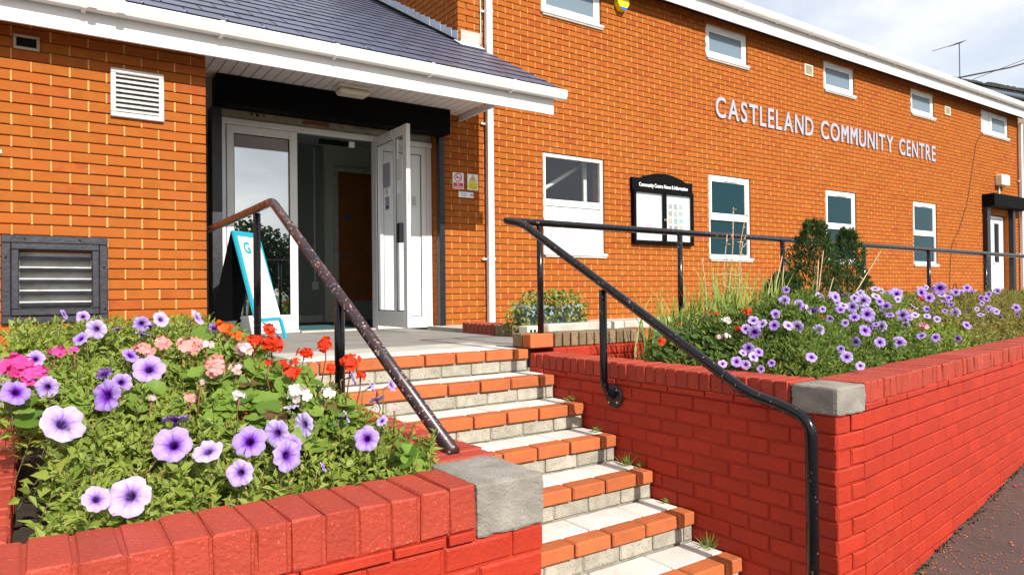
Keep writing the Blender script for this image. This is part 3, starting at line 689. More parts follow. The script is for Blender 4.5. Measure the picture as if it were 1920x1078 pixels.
# open leaf swings out 90 degrees about x = 3.10
LX = 3.072
m = MB(); y1, y0 = 7.155, 6.33
m.box(LX, LX + .045, y1 - .075, y1, .045, 2.10, .004); m.box(LX, LX + .045, y0, y0 + .085, .045, 2.10, .004); m.box(LX + .001, LX + .044, 6.60, 6.655, .21, 2.0, .004)
m.box(LX + .001, LX + .044, y0 + .085, y1 - .075, .045, .21, .004); m.box(LX + .001, LX + .044, y0 + .085, y1 - .075, 2.0, 2.10, .004)
ol = m.build('open_leaf', M['white'], wing)
bx('pane', M['glass'], ol, LX + .015, LX + .027, 6.655, 7.08, .21, 2.0, 0); bx('pane', M['glass'], ol, LX + .015, LX + .027, 6.415, 6.60, .21, 2.0, 0)
bx('pull_handle', M['black'], ol, LX - .05, LX - .002, 6.40, 6.46, .905, 1.105, .006); bx('pull_handle', M['black'], ol, LX + .047, LX + .085, 6.40, 6.44, .905, 1.105, .006)
bx('notice', M['paperlilac'], ol, LX + .011, LX + .0145, 6.74, 6.93, 1.52, 1.78, 0); bx('notice', M['paper'], ol, LX + .011, LX + .0145, 6.79, 6.86, 1.44, 1.51, 0); bx('notice', M['paperlilac'], ol, LX + .011, LX + .0145, 6.77, 6.87, 1.28, 1.42, 0); bx('notice', M['paper'], ol, LX + .011, LX + .0145, 6.46, 6.59, 1.55, 1.78, 0); bx('notice', M['paper'], ol, LX + .011, LX + .0145, 6.45, 6.58, 1.05, 1.42, 0)
bx('latch', M['steel'], ol, LX + .01, LX + .035, y0 - .003, y0 - .0005, 1.3, 1.42, 0); bx('closer', M['printgrey'], ol, LX - .03, LX - .001, 6.62, 6.78, 2.03, 2.08)
def gasket(parent, x0, x1, y, z0, z1, t=.008):
    m = MB(); ring(m, x0, x1, z0, z1, t, y, y + .004, 0); m.build('gasket', M['blackmatt'], parent)
gasket(fl, 1.613, 2.158, DY + .006, .186, 1.99); gasket(sp_, 3.20, 3.67, DY + .015, .13, 1.985)
for a, b in ((6.655, 7.08), (6.415, 6.60)):
    m = MB(); t = .009
    for (ya, yb, za, zb_) in ((a, a + t, .21, 2.0), (b - t, b, .21, 2.0), (a + t, b - t, .21, .21 + t), (a + t, b - t, 2.0 - t, 2.0)): m.box(LX + .009, LX + .013, ya, yb, za, zb_)
    m.build('gasket', M['blackmatt'], ol)
dc = bx('door_closer', M['blackmatt'], wing, 2.50, 2.82, DY + .06, DY + .10, 2.00, 2.05); bx('closer_cap', M['paper'], dc, 2.825, 2.89, DY + .06, DY + .10, 1.995, 2.055)
V, F = text_geo('OPEN', .030, .0003, .002); obj('words', npmesh('words', np.array([(LX + .0105 - v[2], 6.862 - v[0], 1.30 + v[1]) for v in V]) - np.array(WL[ol.name]), F, M['print']), ol)
# hall behind the door
def srm(name, m, *a): return struct(bx(name, M[m], None, *a, 0))
srm('lobby_floor', 'carpet', 1.15, 5.2, 7.20, 9.7, -.02, .004); srm('lobby_ceiling', 'wall_in', 1.15, 5.2, 7.305, 9.7, 2.5, 2.55)
srm('lobby_wall_left', 'wall_grey', 1.10, 1.15, 7.18, 9.7, -.02, 2.55); srm('lobby_wall_right', 'wall_in', 5.2, 5.25, 7.31, 9.7, -.02, 2.55)
srm('lobby_wall_back', 'wall_grey', 1.15, 3.34, 9.62, 9.7, 0, 2.5); srm('lobby_wall_end', 'wall_in', 3.34, 5.2, 9.50, 9.7, 0, 2.5)
srm('lobby_wall_front', 'wall_in', 1.15, 3.79, 7.222, 7.30, 2.132, 2.55)
bx_s = MB().box(1.15, 3.335, 9.60, 9.618, .005, .10); bx_s.box(3.335, 3.46, 9.485, 9.498, .005, .10); struct(bx_s.build('skirting', M['whitepaint']))
struct(bx('threshold', M['concrete'], None, 2.25, 3.07, 7.10, 7.198, -.02, .018, .003))
idr = thing('inner_door', 'orange wood-veneer inner door with grey kick plate inside the lobby', 'door', (3.9, 9.47, 0))
m = MB(); m.box(3.46, 3.53, 9.46, 9.498, .005, 2.20, .004); m.box(4.38, 4.45, 9.46, 9.498, .005, 2.20, .004); m.box(3.53, 4.38, 9.46, 9.498, 2.13, 2.20, .004); m.build('frame', M['whitepaint'], idr)
dl = bx('leaf', M['wood'], idr, 3.533, 4.377, 9.468, 9.497, .01, 2.127); bx('kick_plate', M['wall_grey'], dl, 3.55, 4.36, 9.463, 9.4675, .02, .30, 0)
h = MB().tube([(3.60, 9.466, .945), (3.60, 9.43, .945), (3.72, 9.43, .945)], .009, 8); h.build('handle', M['steel'], dl); MB().tube([(3.60, 9.4675, .86), (3.60, 9.455, .86)], .022, 12).build('lock', M['steel'], dl)
MB().tube([(3.66, 9.4675, 1.49), (3.66, 9.462, 1.49)], .035, 16).build('fire_sign', M['printblue'], dl)
cn = thing('socket_conduit', 'white plastic conduit running down the lobby wall to a socket', 'conduit', (3.24, 9.61, .5)); bx('conduit', M['white'], cn, 3.225, 3.245, 9.60, 9.617, .58, 2.45, .002); bx('socket', M['white'], cn, 3.19, 3.28, 9.585, 9.6175, .46, .575)
# bulkhead light under the soffit
bl = thing('bulkhead_light', 'cream bulkhead lamp under the porch soffit', 'lamp', (2.62, 6.62, 2.464)); bx('base', M['cream'], bl, 2.46, 2.80, 6.53, 6.72, 2.435, 2.4645, .006); bx('diffuser', M['cream'], bl, 2.475, 2.785, 6.54, 6.71, 2.375, 2.434, .022)
# ------------------------------------------------------------------ landing and paths
XW, YF = 2.811, 1.663
RIS, GO, Y1 = .1495, .290, 3.885
def slab(name, m, x0, x1, y0, y1, z0, z1): return struct(bx(name, M[m], None, x0, x1, y0, y1, z0, z1, 0))
slab('landing', 'asphalt', -4.0, 3.45, 4.72, 7.098, -.5, 0)
slab('landing_west', 'asphalt', -4.0, 1.268, 3.905, 4.718, -2.2, 0)
slab('landing_strip', 'concrete', 1.27, 2.83, 4.345, 4.718, -.5, -.002)
slab('path', 'asphalt', 3.452, 22, 4.135, 4.80, -.5, 0)
slab('path_corner', 'asphalt', 2.832, 3.45, 4.135, 4.718, -.5, -.002)
slab('apron', 'concrete', 3.672, 22, 4.932, 7.064, -.5, .02)

# ------------------------------------------------------------------ entrance steps
steps = thing('entrance_steps', 'flight of brick-edged steps with pale slab treads and grey block risers', 'steps', (2.0, 1.7, -1.15))
prof = [(Y1 + .45, -.012)]
for i in range(8):
    y = Y1 - GO * i; prof += [(y + .03, -RIS * i - .012), (y + .03, -RIS * (i + 1) - .012)]
prof += [(Y1 - GO * 7 + .03, -1.6), (Y1 + .45, -1.6)]
MB().prism(prof, 1.27, 2.808).build('core', M['grout'], steps)
sm = {}
def shared(key, fn):
    if key not in sm: sm[key] = fn()
    return sm[key]
for i in range(8):
    y = Y1 - GO * i; z = -RIS * i
    x = 2.797; first = True
    while x > 1.29:
        wd = .112 if first else .213
        if x - wd < 1.28: wd = x - 1.275
        if wd > .03:
            k = random.randrange(4)
            def mk():
                m = MB().box(0, wd, 0, .104, 0, .066, random.uniform(.004, .008)); return npmesh('brick', [(a + random.uniform(-.0015, .0015), b + random.uniform(-.0015, .0015), c) for a, b, c in m.v], m.f, M['stepbrick'])
            o = obj('brick', shared(('sb', round(wd, 3), k), mk), steps, (x - wd, y + random.uniform(-.003, .003), z - .066 + random.uniform(-.0015, .0015)))
        x -= wd + .012; first = False
    x = 2.795 - (.06 if i % 2 else 0); first = True
    if i % 2:
        bx('riser_block', M['block'], steps, x + .008, 2.797, y + .019, y + .1, z - RIS + .001, z - .075, .005)
    while x > 1.29:
        wd = min(.215, x - 1.275)
        if wd > .03:
            k = random.randrange(4)
            def mk():
                m = MB().box(0, wd, 0, .085, 0, RIS - .078, .006); return npmesh('riser_block', [(a + random.uniform(-.002, .002), b + random.uniform(-.002, .002), c + random.uniform(-.0015, .0015)) for a, b, c in m.v], m.f, M['block'])
            obj('riser_block', shared(('rb', round(wd, 3), k), mk), steps, (x - wd, y + .019 + random.uniform(-.003, .003), z - RIS + .002))
        x -= wd + .010
    x = 2.80 - .13 * (i % 3); xs = [2.80] + [x - .36 * k for k in range(0 if i % 3 else 1, 6)]; xs = [v for v in xs if v > 1.32] + [1.272]
    yb = y + .30 if i else y + .455
    for a, b in zip(xs[1:], xs[:-1]):
        m = MB().box(a + .004, b - .004, y + .113, yb, z - .035, z - .003 + random.uniform(-.001, .001), .004); m.build('tread_slab', M['slab'], steps)
# ------------------------------------------------------------------ planters
def rough_block(name, m, parent, x0, x1, y0, y1, z0, z1, rad=.006, amp=.0016, seed=1, n=12):
    r = random.Random(seed); V = []; F = []; idx = {}
    lo = Vector((x0, y0, z0)); hi = Vector((x1, y1, z1)); ph = [r.uniform(0, 6.28) for _ in range(9)]
    def key(p): return tuple(round(c, 5) for c in p)
    def vert(p):
        k = key(p)
        if k in idx: return idx[k]
        q = Vector([min(max(p[i], lo[i] + rad), hi[i] - rad) for i in range(3)]); d = Vector(p) - q
        if d.length > 1e-9: d = d.normalized() * rad
        nz = math.sin(p[0] * 61 + ph[0]) * math.sin(p[1] * 53 + ph[1]) + math.sin(p[2] * 71 + ph[2] + p[0] * 37) * .7 + r.uniform(-.8, .8); edge = sum(1 for i in range(3) if min(p[i] - lo[i], hi[i] - p[i]) < 1e-6)
        s_ = q + d + (d.normalized() * nz * amp * (.4 if edge == 1 else 1.0) - (d.normalized() * r.uniform(0, amp * 2.2) if edge > 1 else Vector()))
        idx[k] = len(V); V.append(tuple(s_)); return idx[k]
    def param(i): # cluster rows near the edges
        t = i / n; return t
    for a in range(3):
        b, c = (a + 1) % 3, (a + 2) % 3
        for side in (0, 1):
            for i in range(n):
                for j in range(n):
                    q = []
                    for di, dj in ((0, 0), (1, 0), (1, 1), (0, 1)):
                        p = [0, 0, 0]; p[a] = hi[a] if side else lo[a]; p[b] = lo[b] + (hi[b] - lo[b]) * param(i + di); p[c] = lo[c] + (hi[c] - lo[c]) * param(j + dj); q.append(vert(p))
                    F.append(q if side else q[::-1])
    pl = WL[parent.name]; return obj(name, npmesh(name, [Vector(v) - pl for v in V], F, m, False), parent)

def cap_mesh(w_, dp, h, m, k, c=.0045):
    def mk():
        r = random.Random(k * 13 + int(w_ * 1000)); b = MB().box(0, w_, 0, dp, 0, h, c)
        return npmesh('coping_brick', [(x + r.uniform(-.0025, .0025), y + r.uniform(-.003, .003), z + r.uniform(-.0025, .0025)) for x, y, z in b.v], b.f, m)
    return shared(('cap', round(w_, 3), round(dp, 3), round(h, 3), m.name, k), mk)
def coping(parent, origin, theta, length, wd, gap, dp, h, ztop, m=None):
    d = Vector((math.cos(theta), math.sin(theta), 0)); s_ = 0; o = Vector(origin); n = Vector((math.sin(theta), -math.cos(theta), 0))
    while s_ + wd * .5 < length:
        w_ = min(wd + random.choice((-.005, -.002, 0, .003)), length - s_)
        P = o + d * s_ + n * random.uniform(-.003, .003); P.z = ztop - h + random.uniform(-.002, .002)
        obj('coping_brick', cap_mesh(w_, dp, h, m or M['redtop'], random.randrange(6)), parent, P, theta + random.uniform(-.012, .012)); s_ += w_ + gap
def tiles(parent, origin, theta, length, z0, z1, proud=.012, dp=.12):
    d = Vector((math.cos(theta), math.sin(theta), 0)); n = Vector((math.sin(theta), -math.cos(theta), 0)); s_ = 0; o = Vector(origin)
    while s_ < length - .02:
        w_ = min(random.uniform(.15, .27), length - s_); pr_ = random.uniform(.004, proud)
        def mk(): return None
        b = MB().box(0, w_ - .008, 0, dp, 0, z1 - z0 - random.uniform(0, .006), .003); me = npmesh('creasing_tile', b.v, b.f, M['red'])
        P = o + d * s_ + n * pr_; P.z = z0 + .002; obj('creasing_tile', me, parent, P, theta); s_ += w_
TH = R(7.93)
LST = 9.0
pr_ = thing('street_planter', 'red-painted brick planter wall turning the corner from the steps along the sloping street', 'planter', (2.9, 1.75, -1.1))
c_, s_ = math.cos(TH), math.sin(TH); KX, KY = 3.035, 1.666
def along(t, back=0): return (KX + c_ * t - s_ * back, KY + s_ * t + c_ * back)
m = MB(); m.box(XW + .008, 3.028, 1.90, 3.9, -1.6, -.126)
m.prism([(XW + .008, 1.672), (KX, 1.681), along(LST, .008), along(LST, .215), (3.05, 1.90), (XW + .008, 1.90)], -1.6, -.126, 'Z')
core = m.build('wall_core', M['red'], pr_)
zb = -.158 - .075 * 20
stair_b = [b for b in courses(0, 3.885 - YF, -1.30, -.158, zb + .005, 3.885 - YF + .0, 3.885 - YF - .1125)]
stair_b = [b for b in stair_b if b[1] + .075 > -RIS * ((b[0] + b[2]) / GO + 1.3) - .1]
lay(core, M['red'], stair_b, (XW, 3.885, 0), -math.pi / 2, 160, dp=.1, ch=.006, jit=.002, stuff_name='stair_brickwork')
fb = courses(0, .225, -1.45, -.158, zb + .005, 0, .1125); lay(core, M['red'], fb, (XW, YF, 0), 0, 60, dp=.1, ch=.0035, jit=.0012, stuff_name='corner_brickwork')
st = courses(.004, LST, -1.4, -.158, zb + .005, .0, .1125, J=.005); lay(core, M['red'], st, (KX, KY, 0), TH, 220, dp=.1, ch=.0035, jit=.0012, proud=.0012, stuff_name='street_brickwork')
coping(pr_, (XW - .004, 3.880, 0), -math.pi / 2, 3.880 - 1.885, .066, .010, .222, .094, -.028)
tiles(pr_, (XW, 3.880, 0), -math.pi / 2, 3.880 - 1.885, -.155, -.124)
coping(pr_, along(.012, -.004) + (0,), TH, LST - .02, .066, .010, .222, .094, -.028)
tiles(pr_, along(.012) + (0,), TH, LST - .02, -.155, -.124)
cs = rough_block('corner_stone', M['stone'], pr_, XW - .004, 3.036, 1.657, 1.878, -.155, -.031, seed=3); cs['label'] = 'weathered grey cast stone corner block'
m = MB(); m.box(XW + .002, 3.022, 1.885, 3.878, -.1255, -.033); m.prism([along(.012, .002), along(LST - .02, .002), along(LST - .02, .210), along(.012, .210)], -.1255, -.033, 'Z'); m.build('coping_bed', M['redtop'], pr_)
m = MB().box(3.03, 13.2, 3.905, 4.13, -1.2, -.004); bw = m.build('back_wall', M['red'], pr_)
lay(bw, M['red'], courses(0, 8.9, -.3, -.006, zb + .005, 0, .1125), (3.03, 3.898, 0), 0, 40, dp=.05, ch=.006, jit=.002)
bx('end_wall', M['red'], pr_, 11.95, 12.15, 2.95, 3.9, -1.2, -.03)
so_ = MB(); so_.prism([(3.028, 1.92), along(LST, .216), (11.94, 3.90), (3.028, 3.90)], -.9, -.13, 'Z'); so_ = so_.build('soil', M['soil'], pr_)
# left planter
pl_ = thing('corner_planter', 'red-painted brick flower bed with grey corner stone beside the worn handrail', 'planter', (.5, 1.75, -1.2))
m = MB(); m.box(-1.2, 1.238, YF + .008, 1.88, -1.8, -.27); m.box(1.052, 1.262, 1.882, 3.9, -1.8, -.27); m.box(-.275, -.062, 1.882, 3.9, -1.8, -.27); m.box(-.062, 1.052, 3.70, 3.9, -1.8, -.27)
core2 = m.build('wall_core', M['red'], pl_)
zb2 = -.302 - .075 * 20
lay(core2, M['red'], courses(0, 2.445, -1.7, -.302, zb2 + .005, 2.445, 2.445 - .1125), (-1.2, YF, 0), 0, 90, dp=.1, ch=.007, jit=.003)
lay(core2, M['red'], courses(0, 2.0, -1.3, -.302, zb2 + .005, 0, .1125), (1.268, 1.885, 0), math.pi / 2, 0, dp=.08, stuff_name='flank_brickwork')
lay(core2, M['red'], courses(.1, 1.8, -.40, -.30, -.345, 0, .1125, ch=.075), (1.045, 3.69, 0), -math.pi / 2, 20, dp=.04)
coping(pl_, (1.008 - .087 * 25 + .008, YF - .003, 0), 0, .087 * 25, .079, .008, .222, .122, -.147)
tiles(pl_, (-1.2, YF, 0), 0, 2.21, -.299, -.27, .016)
coping(pl_, (1.272, 1.965, 0), math.pi / 2, 1.93, .068, .009, .228, .122, -.147)
coping(pl_, (-.055, 1.892, 0), math.pi / 2, 2.0, .068, .009, .222, .122, -.147)
coping(pl_, (-.05, 3.68, 0), 0, 1.09, .068, .009, .22, .122, -.147)
cs = rough_block('corner_stone', M['stone'], pl_, 1.012, 1.246, YF - .004, 1.955, -.299, -.146, seed=5, n=16); cs['label'] = 'pale grey cast stone corner block'
m = MB(); m.box(-1.2, 1.006, YF + .004, 1.876, -.269, -.153); m.box(1.050, 1.264, 1.96, 3.88, -.269, -.153); m.box(-.272, -.062, 1.892, 3.88, -.269, -.153); m.build('coping_bed', M['redtop'], pl_)
bx('soil', M['soil'], pl_, -.061, 1.051, 1.89, 3.69, -1.0, -.26, 0)
# ------------------------------------------------------------------ kerbs by the landing
k1 = thing('landing_kerb', 'low mossy brick-on-edge kerb at the end of the landing behind the flower bed', 'kerb', (3.4, 4.0, 0))
o = bx('brick', M['stepbrick'], k1, 2.828, 3.03, 3.900, 4.00, 0, .098, .006); bx('brick', M['terracotta'], k1, 2.828, 3.03, 4.01, 4.125, 0, .098, .006)
x = 3.042
while x < 3.92: bx('brick', M['terracotta'], k1, x, x + .064, 3.898 + random.uniform(-.003, .003), 4.128, 0, .097 + random.uniform(-.002, .002), .005); x += .0745
bx('brick', M['stepbrick'], k1, x, x + .10, 3.9, 4.128, 0, .1, .006)
k2 = thing('edging_kerb', 'brick-on-edge edging running from the landing towards the white downpipe', 'kerb', (3.55, 5.3, 0))
y = 5.84; q = 0
while y > 4.96: bx('brick', M['kerbred'] if q < 8 else M['terracotta'], k2, 3.452, 3.665, y, y + .063, 0, .102 + random.uniform(-.003, .003), .006); y -= .0735; q += 1
hb = bx('perforated_brick', M['cream'], k2, 3.45, 3.60, 4.80, 4.93, 0, .10, .005)
for x in (3.485, 3.525, 3.565): MB().tube([(x, 4.806, .06), (x, 4.797, .06)], .013, 10).build('hole', M['dark'], hb)
bx('brick', M['terracotta'], k2, 3.606, 3.668, 4.80, 4.93, 0, .10, .005)
k3 = thing('path_kerb', 'whitened concrete kerb along the path below the hall windows', 'kerb', (6, 4.86, 0))
for i in range(18): bx('kerb_block', M['concrete'], k3, 3.672 + i * .915, 3.672 + i * .915 + .908, 4.803, 4.930, -.1, .112, .012)
# ------------------------------------------------------------------ handrails
hr = thing('ramp_handrail', 'black tubular handrail sloping down the steps and running along the path', 'handrail', (2.7, 3.98, 0))
path = rounded([(13.2, 3.98, .815), (2.655, 3.985, .888), (2.69, 3.80, .855), (2.70, 2.02, -.088), (2.70, 1.85, -.118), (2.70, 1.712, -.165), (2.70, 1.712, -1.2)], .085, 8)
MB().tube(path, .0255, 14).build('rail', M['rail'], hr, True)
for x in (2.975, 4.433, 5.85, 7.28, 8.71, 10.24, 11.7): MB().tube([(x, 3.98, .0 if x > 4.2 else .098), (x, 3.98, .862 - (x - 2.9) * .0055)], .0225, 12).build('post', M['rail'], hr, True)
MB().tube(rounded([(2.70, 3.01, .40), (2.70, 3.01, -.17), (2.806, 3.035, -.225)], .10, 8), .0225, 12).build('post', M['rail'], hr, True)
fl = MB().tube([(2.8085, 3.035, -.225), (2.795, 3.035, -.225), (2.790, 3.035, -.225)], [.068, .068, .060], 20).build('flange', M['black'], hr)
for a in range(4): MB().tube([(2.792, 3.035 + .05 * math.cos(a * 1.57 + .7), -.225 + .05 * math.sin(a * 1.57 + .7)), (2.786, 3.035 + .05 * math.cos(a * 1.57 + .7), -.225 + .05 * math.sin(a * 1.57 + .7))], .007, 6).build('bolt', M['steel'], fl)
hl = thing('worn_handrail', 'worn handrail with flaking black paint beside the flower bed and entrance', 'handrail', (1.15, 4.5, 0))
MB().tube(rounded([(1.102, 6.12, .915), (1.148, 6.02, .917), (1.15, 4.16, .938), (1.15, 2.035, -.145)], .05, 6), .0255, 14).build('rail', M['railworn'], hl, True)
MB().tube([(1.15, 4.51, .0), (1.15, 4.51, .905)], .0225, 12).build('post', M['rail'], hl, True); MB().tube([(1.15, 3.08, -.147), (1.15, 3.08, .39)], .0235, 12).build('post', M['rail'], hl, True)
# ------------------------------------------------------------------ lettering, notice board, signs
def text_on_wall(name, s, x0, x1, z, h, y, mat_, parent, extrude=.003, bold=0.0, axis='X'):
    """text standing in the X-Z plane, fitted to x0..x1, cap height h, baseline z, front at y"""
    V, F = text_geo(s, 1.0, extrude, bold)
    if not len(V): return None
    mn, mxv = V.min(0), V.max(0); cap = text_cap(bold)
    W_ = np.stack([x0 + (V[:, 0] - mn[0]) / (mxv[0] - mn[0]) * (x1 - x0), y - V[:, 2], z + V[:, 1] / cap * h], 1)
    pl = np.array(WL[parent.name]) if parent is not None else np.zeros(3)
    return obj(name, npmesh(name, W_ - pl, F, mat_), parent)
_cap = {}
def text_cap(b):
    if b not in _cap: V, F = text_geo('H', 1.0, .001, b); _cap[b] = V[:, 1].max()
    return _cap[b]
sg = thing('building_lettering', 'grey raised capitals spelling CASTLELAND COMMUNITY CENTRE on the brick hall', 'sign', (12.2, 7.06, 3.08))
for wrd, x0, x1 in (('CASTLELAND', 8.69, 11.30), ('COMMUNITY', 11.53, 14.04), ('CENTRE', 14.27, 15.78)):
    ws = []
    for ch in wrd:
        V, F = text_geo(ch, 1.0, .001, 0.0 if ch == 'M' else .016); ws.append(V[:, 0].max() - V[:, 0].min())
    gap = .055; k = (x1 - x0 - gap * (len(wrd) - 1)) / sum(ws); x = x0
    for ch, w_ in zip(wrd, ws):
        if ch == 'M':
            lt_ = MB(); V, F = text_geo('M', 1.0, .010, 0.0); mn = V.min(0); mx_ = V.max(0); cp = text_cap(0.0); w3 = w_ * k
            for q, dx in enumerate((0, .012, .024)): lt_.add([(x + dx + (v[0] - mn[0]) / (mx_[0] - mn[0]) * (w3 - .024), D - .013 - v[2] - q * .0004, 3.082 + v[1] / cp * .318) for v in V], F)
            lt_.build('letter', M['grey'], sg)
        else: text_on_wall('letter', ch, x, x + w_ * k, 3.082, .318, D - .013, M['grey'], sg, .010, .016)
        x += w_ * k + gap
nb = thing('notice_board', 'black arched notice board headed Community Centre News & Information', 'notice board', (7.48, 7.06, 1.05))
ar = [(6.86, 1.80), (6.86, 1.985), (7.02, 1.985)] + [(7.02 + .92 * t / 14, 1.985 + .095 * math.sin(math.pi * t / 14) ** .8) for t in range(1, 14)] + [(7.94, 1.985), (8.095, 1.985), (8.095, 1.80)]
MB().prism(ar, D - .055, D - .004, 'Y').build('header', M['blackmatt'], nb)
text_on_wall('heading', 'Community Centre News & Information', 6.985, 7.985, 1.868, .052, D - .0575, M['paper'], nb, .002, .02)
m = MB(); ring(m, 6.875, 8.105, 1.06, 1.835, .05, D - .075, D - .003, .008); m.box(7.46, 7.53, D - .073, D - .004, 1.11, 1.785, .006); m.build('case', M['blackmatt'], nb)
bx('lock', M['steel'], nb, 7.47, 7.485, D - .078, D - .0735, 1.40, 1.43, 0); bx('lock', M['steel'], nb, 7.505, 7.52, D - .078, D - .0735, 1.40, 1.43, 0)
for a, b in ((6.925, 7.46), (7.53, 8.055)):
    bk = bx('back_sheet', M['paper'], nb, a, b, D - .03, D - .025, 1.11, 1.785, 0); bx('glazing', M['glass'], nb, a, b, D - .062, D - .058, 1.11, 1.785, 0)
def ink(parent, m, x0, x1, z0, z1, y=D - .0315): return bx('print', M[m], parent, x0, x1, y, y + .001, z0, z1, 0)
po = thing('poster', 'white poster with rows of small photographs inside the notice board', 'poster', (7.8, D - .031, 1.2)); bx('sheet', M['paper'], po, 7.56, 7.95, D - .0305, D - .0302, 1.16, 1.75, 0)
for k in range(5): ink(po, 'printgrey', 7.62 + .01 * (k % 2), 7.88 - .02 * (k % 3), 1.725 - k * .012, 1.729 - k * .012)
hues = [(.25, .2, .18), (.12, .16, .2), (.3, .33, .35), (.12, .2, .1), (.4, .3, .25), (.2, .35, .4), (.5, .25, .12), (.15, .25, .35), (.12, .4, .38), (.3, .12, .12), (.1, .1, .1), (.35, .4, .2)]
for k, hcol in enumerate(hues):
    r_, q = divmod(k, 3); mm = mat('photo_print', hcol, .5, var=(.6, .58, .55), vs=60); M['photo%d' % k] = mm
    ink(po, 'photo%d' % k, 7.60 + q * .11, 7.685 + q * .11, 1.585 - r_ * .105 - (.01 if q == 1 else 0), 1.66 - r_ * .105)
po = thing('poster', 'mostly blank white notice with pink lettering block inside the notice board', 'poster', (7.2, D - .031, 1.2)); bx('sheet', M['paper'], po, 6.96, 7.42, D - .0305, D - .0302, 1.14, 1.76, 0)
for k in range(6): ink(po, 'printgrey', 7.03, 7.10 + .24 * random.random(), 1.70 - k * .04, 1.704 - k * .04)
for k in range(3): ink(po, 'printpink', 7.13 + .01 * k, 7.28 - .01 * k, 1.33 - k * .025, 1.345 - k * .025)
ink(po, 'printgrey', 7.14, 7.27, 1.17, 1.20)
def disc(mb, cx, cz, r0, r1, y, n=28, th=.001):
    V = []; F = []
    for i in range(n):
        a = 2 * math.pi * i / n
        for r_ in (r0, r1): V += [(cx + r_ * math.cos(a), y, cz + r_ * math.sin(a)), (cx + r_ * math.cos(a), y + th, cz + r_ * math.sin(a))]
    for i in range(n):
        a, b = 4 * i, 4 * ((i + 1) % n); F += [[a, a + 2, b + 2, b], [a + 3, a + 1, b + 1, b + 3], [a + 2, a + 3, b + 3, b + 2], [a, b, b + 1, a + 1]]
    mb.add(V, F)
ns = thing('no_smoking_sign', 'white sign with red no-smoking circle and red No smoking panel', 'sign', (4.09, 7.06, 1.61)); bx('plate', M['paper'], ns, 4.017, 4.166, D - .008, D - .003, 1.611, 1.802, .001)
m = MB(); disc(m, 4.0915, 1.745, .042, .052, D - .0102); c45 = math.cos(math.pi / 4); a = .045 * c45; t_ = .0045 * c45
m.add([(4.0915 - a - t_, D - .0101, 1.745 + a - t_), (4.0915 + a - t_, D - .0101, 1.745 - a - t_), (4.0915 + a + t_, D - .0101, 1.745 - a + t_), (4.0915 - a + t_, D - .0101, 1.745 + a + t_)], [[0, 1, 2, 3]]); m.build('prohibition_ring', M['printred'], ns)
m = MB(); m.box(4.062, 4.108, D - .0095, D - .009, 1.738, 1.748); m.box(4.110, 4.116, D - .0095, D - .009, 1.738, 1.748); m.add([(4.115, D - .0095, 1.75), (4.118, D - .0095, 1.75), (4.124, D - .0095, 1.765), (4.119, D - .0095, 1.765)], [[0, 1, 2, 3]]); m.build('cigarette', M['print'], ns)
bx('panel', M['printred'], ns, 4.027, 4.156, D - .0095, D - .009, 1.622, 1.682, 0); text_on_wall('words', 'No', 4.073, 4.108, 1.657, .018, D - .0098, M['paper'], ns, .0003, .03); text_on_wall('words', 'smoking', 4.038, 4.146, 1.632, .016, D - .0098, M['paper'], ns, .0003, .03)
cs_ = thing('cctv_sign', 'white and yellow CCTV warning sign with camera triangle', 'sign', (4.29, 7.06, 1.61)); bx('plate', M['paper'], cs_, 4.216, 4.366, D - .008, D - .003, 1.610, 1.801, .001)
m = MB(); m.add([(4.246, D - .0095, 1.714), (4.336, D - .0095, 1.714), (4.291, D - .0095, 1.790)], [[0, 1, 2]]); m.build('triangle_border', M['print'], cs_)
m = MB(); m.add([(4.255, D - .0100, 1.719), (4.327, D - .0100, 1.719), (4.291, D - .0100, 1.780)], [[0, 1, 2]]); m.build('triangle', M['printyellow'], cs_); bx('camera_symbol', M['print'], cs_, 4.278, 4.305, D - .0106, D - .0102, 1.735, 1.746, 0)
bx('panel', M['printyellow'], cs_, 4.228, 4.354, D - .0095, D - .009, 1.622, 1.704, 0)
for k, s2 in enumerate(('CCTV is in', 'operation', 'Video recording', 'in progress')):
    hw = (.036, .034, .055, .040)[k]; text_on_wall('words', s2, 4.291 - hw, 4.291 + hw, 1.686 - k * .019, .010, D - .0098, M['print'], cs_, .0003, .01)
ss = thing('direction_sign', 'small white Smoking shelter sign with black arrow', 'sign', (4.19, 7.06, 1.5)); bx('plate', M['paper'], ss, 4.094, 4.298, D - .008, D - .003, 1.516, 1.582, .001)
text_on_wall('words', 'Smoking', 4.125, 4.215, 1.554, .013, D - .0088, M['print'], ss, .0003); text_on_wall('words', 'shelter', 4.135, 4.205, 1.530, .013, D - .0088, M['print'], ss, .0003)
m = MB(); m.box(4.245, 4.278, D - .0092, D - .0085, 1.5455, 1.5525); m.add([(4.268, D - .0093, 1.531), (4.276, D - .0093, 1.531), (4.290, D - .0093, 1.549), (4.276, D - .0093, 1.567), (4.268, D - .0093, 1.567), (4.281, D - .0093, 1.549)], [[0, 1, 2, 5], [2, 3, 4, 5]]); m.build('arrow', M['print'], ss)
es = thing('door_notice', 'tiny white and green notice beside the far white side door', 'sign', (19.75, 7.06, 1.5)); bx('plate', M['paper'], es, 19.63, 19.80, D - .008, D - .003, 1.42, 1.60, 0); bx('band', M['teal'], es, 19.63, 19.80, D - .0095, D - .0085, 1.46, 1.50, 0)
al = thing('alarm_box', 'yellow and blue alarm bell box high on the hall wall', 'alarm', (6.68, 7.06, 4.27))
